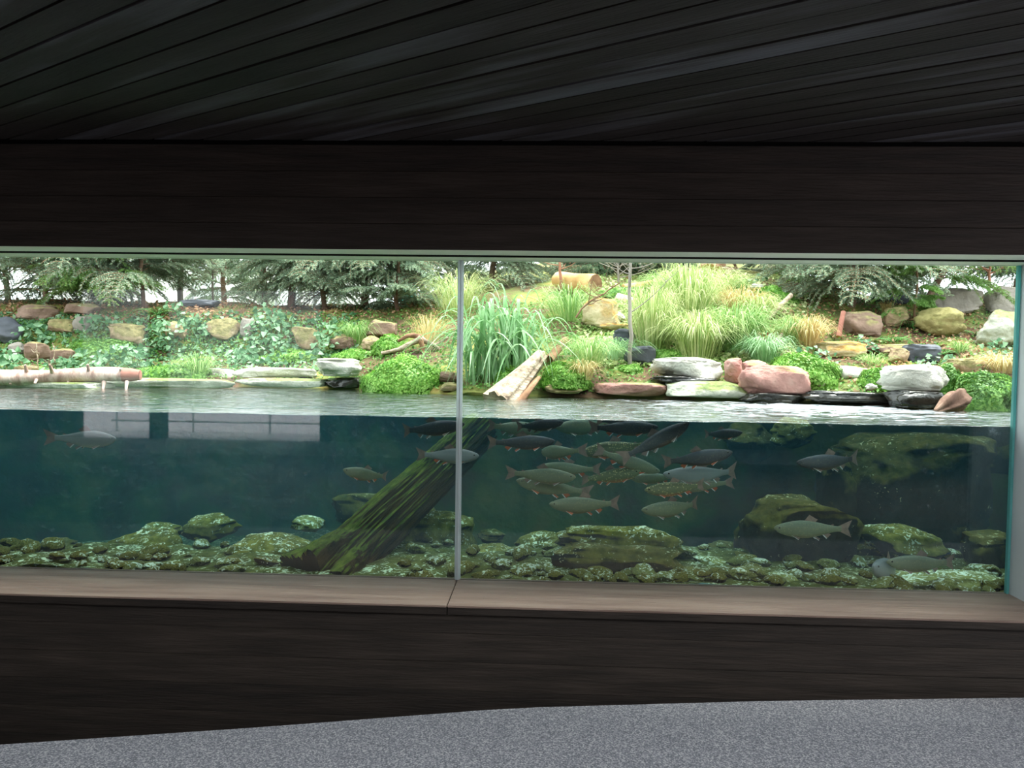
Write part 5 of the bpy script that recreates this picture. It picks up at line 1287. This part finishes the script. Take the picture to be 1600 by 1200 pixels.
# ------------------------------------------------------------------ trees
TR = [
 ('dense spruce with boughs hanging far down over the old wall', 70, 474, 2.2, 8, 'needle', 31, 36, 1.35, .20, 5.2, None, 0, 'trunk'),
 ('spruce with loose grey-green boughs between the second spruce and the slim conifer', 222, 474, 2.0, 7, 'needle', 32, 30, 1.05, .12, 5.4, None, 0, 'trunk'),
 ('feathery young spruce standing in the gap before the white facade', 505, 476, 2.2, 8, 'needle', 33, 28, .95, .15, 5.9, None, 0, 'trunk'),
 ('bright fir filling the gap above the light green grass', 1290, 452, 2.0, 8, 'needle2', 34, 30, .9, .1, 6.0, None, 0, 'trunk'),
 ('spruce at the picture edge with dark red trunk and long drooping boughs', 10, 468, 2.6, 9, 'needle', 1, 34, 1.15, .35, 5.7, None, 0, 'trunk'),
 ('second spruce with thick drooping boughs over the old wall', 147, 452, 2.8, 11, 'needle', 2, 44, 1.25, .20, 5.6, None, 0, 'trunk'),
 ('fresh green spruce hanging low before the second spruce', 170, 470, 1.5, 7, 'needle2', 3, 24, .85, .12, 5.3, -1.6, 0, 'trunk'),
 ('slim grey-trunked conifer standing clear against the white building', 283, 474, 3.0, 9, 'needle', 4, 20, .8, .6, 6.4, None, 0, 'trunkgrey'),
 ('reddish-trunked spruce with bare lower twigs', 456, 480, 3.0, 12, 'needle', 5, 28, .9, .50, 5.9, None, 0, 'trunk'),
 ('small spruce in the gap before the reddish-trunked one', 412, 478, 2.4, 10, 'needle', 6, 22, .7, .35, 6.6, None, 0, 'trunk'),
 ('broad spruce with pale blue boughs sweeping to the moss', 568, 466, 2.8, 12, 'needle', 7, 40, 1.15, .15, 5.9, None, 0, 'trunk'),
 ('pale spruce with low boughs beside the wiry grass', 620, 488, 1.7, 7, 'needle', 8, 28, .75, .08, 5.5, None, 0, 'trunk'),
 ('thin dark-trunked spruce behind the glass joint', 661, 462, 3.0, 8, 'needle', 9, 26, .85, .35, 6.4, None, 0, 'trunk'),
 ('feathery spruce behind the strap-leaved clump', 770, 448, 2.2, 9, 'needle', 10, 34, .95, .10, 6.5, None, 0, 'trunk'),
 ('dark spruce thicket tree beyond the sawn log', 950, 446, 1.8, 10, 'needledark', 11, 44, 1.05, .05, 7.0, None, 0, 'trunk'),
 ('dark spruce at the crest behind the sapling', 1010, 440, 1.8, 9, 'needledark', 12, 36, .9, .05, 7.6, None, 0, 'trunk'),
 ('large drooping spruce over the brown-grey block', 1330, 470, 2.4, 13, 'needle', 13, 54, 1.1, .10, 4.9, None, 0, 'trunk'),
 ('spruce with a bare dark trunk beside the grey squared blocks', 1373, 468, 2.6, 9, 'needle', 14, 30, .95, .45, 5.6, None, 0, 'trunk'),
 ('bright green fir sapling in front of the domed yellow boulder', 1430, 498, 1.2, 4, 'needle2', 15, 26, .42, .12, 4.4, None, 0, 'twig'),
 ('leaning dark-trunked tree with fresh green boughs', 1442, 480, 2.2, 11, 'needle2', 16, 34, .85, .50, 5.0, None, .42, 'trunk'),
 ('spruce on the crest at the end of the bank', 1240, 425, 2.0, 9, 'needle', 17, 36, 1.0, .10, 6.6, None, 0, 'trunk'),
 ('dark spruce behind the grey squared blocks at the jamb', 1590, 452, 2.4, 12, 'needledark', 18, 34, 1.0, .15, 6.2, None, 0, 'trunk'),
 ('hazy spruce far behind the thin dark-trunked one', 700, 446, 2.2, 8, 'needle', 19, 30, .9, .1, 8.0, None, 0, 'trunk'),
 ('hazy spruce far behind the slim grey-trunked conifer', 350, 486, 2.8, 8, 'needle', 20, 30, .9, .35, 8.6, None, 0, 'trunk'),
]
for lb, px, py, hg, tpx, nd, sd, nb_, bl, z0, Y, side, lean, tm in TR:
    conifer('spruce', lb, px, py, hg, tpx, nd, sd, nb_, bl, z0, Y, side, lean, tm)
bare_tree('sapling', 'slender bare grey sapling in front of the slate stone', 985, 572, (984, 385), 7, 'trunkgrey', 1, 12, 3.2, .55)
bare_tree('sapling', 'thin reddish bare trunk before the sawn log', 876, 446, (874, 385), 5, 'twigred', 2, 6, 5.2, .4)
bare_tree('sapling', 'pale forked bare shrub at the crest beside the sapling', 968, 450, (962, 385), 4, 'trunkgrey', 3, 16, 6.0, .7)
bare_tree('sapling', 'reddish twiggy bush above the grey squared blocks', 1545, 448, (1550, 385), 5, 'twigred', 4, 26, 5.4, .9)
bare_tree('sapling', 'thin bare trunk among the boughs beside the slim conifer', 333, 476, (332, 385), 4, 'trunkgrey', 5, 10, 6.6, .5)
bare_tree('sapling', 'brown bare stems at the crest by the root stump', 1150, 430, (1146, 385), 5, 'twig', 6, 14, 6.6, .6)

bare_tree('dry_stems', 'thin pale dry stems standing before the reddish square stone', 60, 578, (57, 536), 2.2, 'drift', 7, 2, None, .12)
bare_tree('dry_stems', 'thin pale dry stems beside the brown leaning stone', 84, 578, (86, 540), 2.2, 'drift', 8, 2, None, .12)
bare_tree('sapling', 'long dead twig slanting over the grass at the sapling side', 900, 488, (968, 442), 3, 'twig', 9, 6, 3.6, .3)

# ------------------------------------------------------------------ loose ground cover
r = np.random.RandomState(77)
def scatter(name, label, boxes, n, size, m, sd, kind='rhomb', cat='ground cover'):
    P, Q = [], []
    for (x0, x1, y0, y1), w in boxes:
        for _ in range(int(n * w)):
            d = Vector(ray(r.uniform(x0, x1), r.uniform(y0, y1))).normalized()
            h = BVH.ray_cast(Vector(CAM) + d * 5.5, d)
            if h[0] is None or h[0].z < ZW + .03: continue
            nn = h[1] if h[1].z > 0 else -h[1]
            P.append(np.array(h[0]) + np.array(nn) * r.uniform(0.0, .03)); Q.append(nn)
    mb = MB(); mb.add(*leaflets(np.array(P), np.array([tuple(q_) for q_ in Q]), size, sd, kind, .6)); tag(mb.build(name, M[m], smooth=False), label, cat, kind='stuff')
scatter('ground_cover', 'low green leaves covering the earth of the bank', [((-40, 560, 490, 600), .4), ((540, 900, 470, 610), .25), ((880, 1600, 430, 620), .35), ((1600, 2000, 450, 650), .15), ((-380, -40, 490, 600), .12)], 26000, .030, 'mossleaf2', 1)
scatter('ground_cover', 'broad ivy leaves scattered over the old wall', [((-40, 560, 490, 585), 1)], 2600, .055, 'ivy', 2, 'ivy')
scatter('leaf_litter', 'brown leaves and needles on the crest of the bank', [((-40, 700, 462, 500), .5), ((1180, 1600, 440, 600), .5)], 7000, .04, 'litter', 3)
scatter('ground_cover', 'short pale grass leaves over the slope of the mound', [((900, 1260, 430, 575), 1)], 9000, .05, 'grass', 4)

# ------------------------------------------------------------------ beyond the bank
c0 = at(120, 470, 15); bd = empty('building', (c0[0], 15, 1.0)); tag(bd, 'white building with grey louvres far behind the spruces', 'building')
x0_, x1_ = at(60, 450, 15)[0] - c0[0], at(560, 450, 15)[0] - c0[0]
bevel_box('facade', M['build'], x0_, x1_, 0, 3, 0, 6, .02, bd)
lx0, lx1 = at(178, 420, 15)[0] - c0[0], at(275, 420, 15)[0] - c0[0]
zl = at(220, 428, 15)[2] - 1.0
fr_ = bevel_box('louvre_frame', M['build'], lx0 - .06, lx1 + .06, -.05, 0, zl - .06, zl + 1.0, .01, bd)
for k in range(12): bevel_box('slat', M['louvre'], lx0, lx1, -.10, -.03, zl + k * .07, zl + k * .07 + .035, .004, bd)
for k, (a, b) in enumerate(((300, 350), (430, 470), (490, 530))):
    xa, xb = at(a, 440, 15)[0] - c0[0], at(b, 440, 15)[0] - c0[0]
    w_ = bevel_box('window', M['louvre'], xa, xb, -.03, .02, .9, 2.6, .01, bd)
    mb = MB(); mb.add(*box_vf(xa + .06, xb - .06, -.04, -.02, .98, 2.5)); mb.build('pane', M['jamb'], w_, smooth=False)
for (px0, px1, lb) in ((1040, 1100, 'turquoise panel of a far fence beyond the crest by the root stump'), (625, 650, 'turquoise panel seen between spruces near the glass joint')):
    a, b = at(px0, 412, 13), at(px1, 396, 13)
    tag(bevel_box('fence_panel', M['teal'], a[0], b[0], 13, 13.06, a[2] - 1.0, b[2] + .2, .01), lb, 'fence')
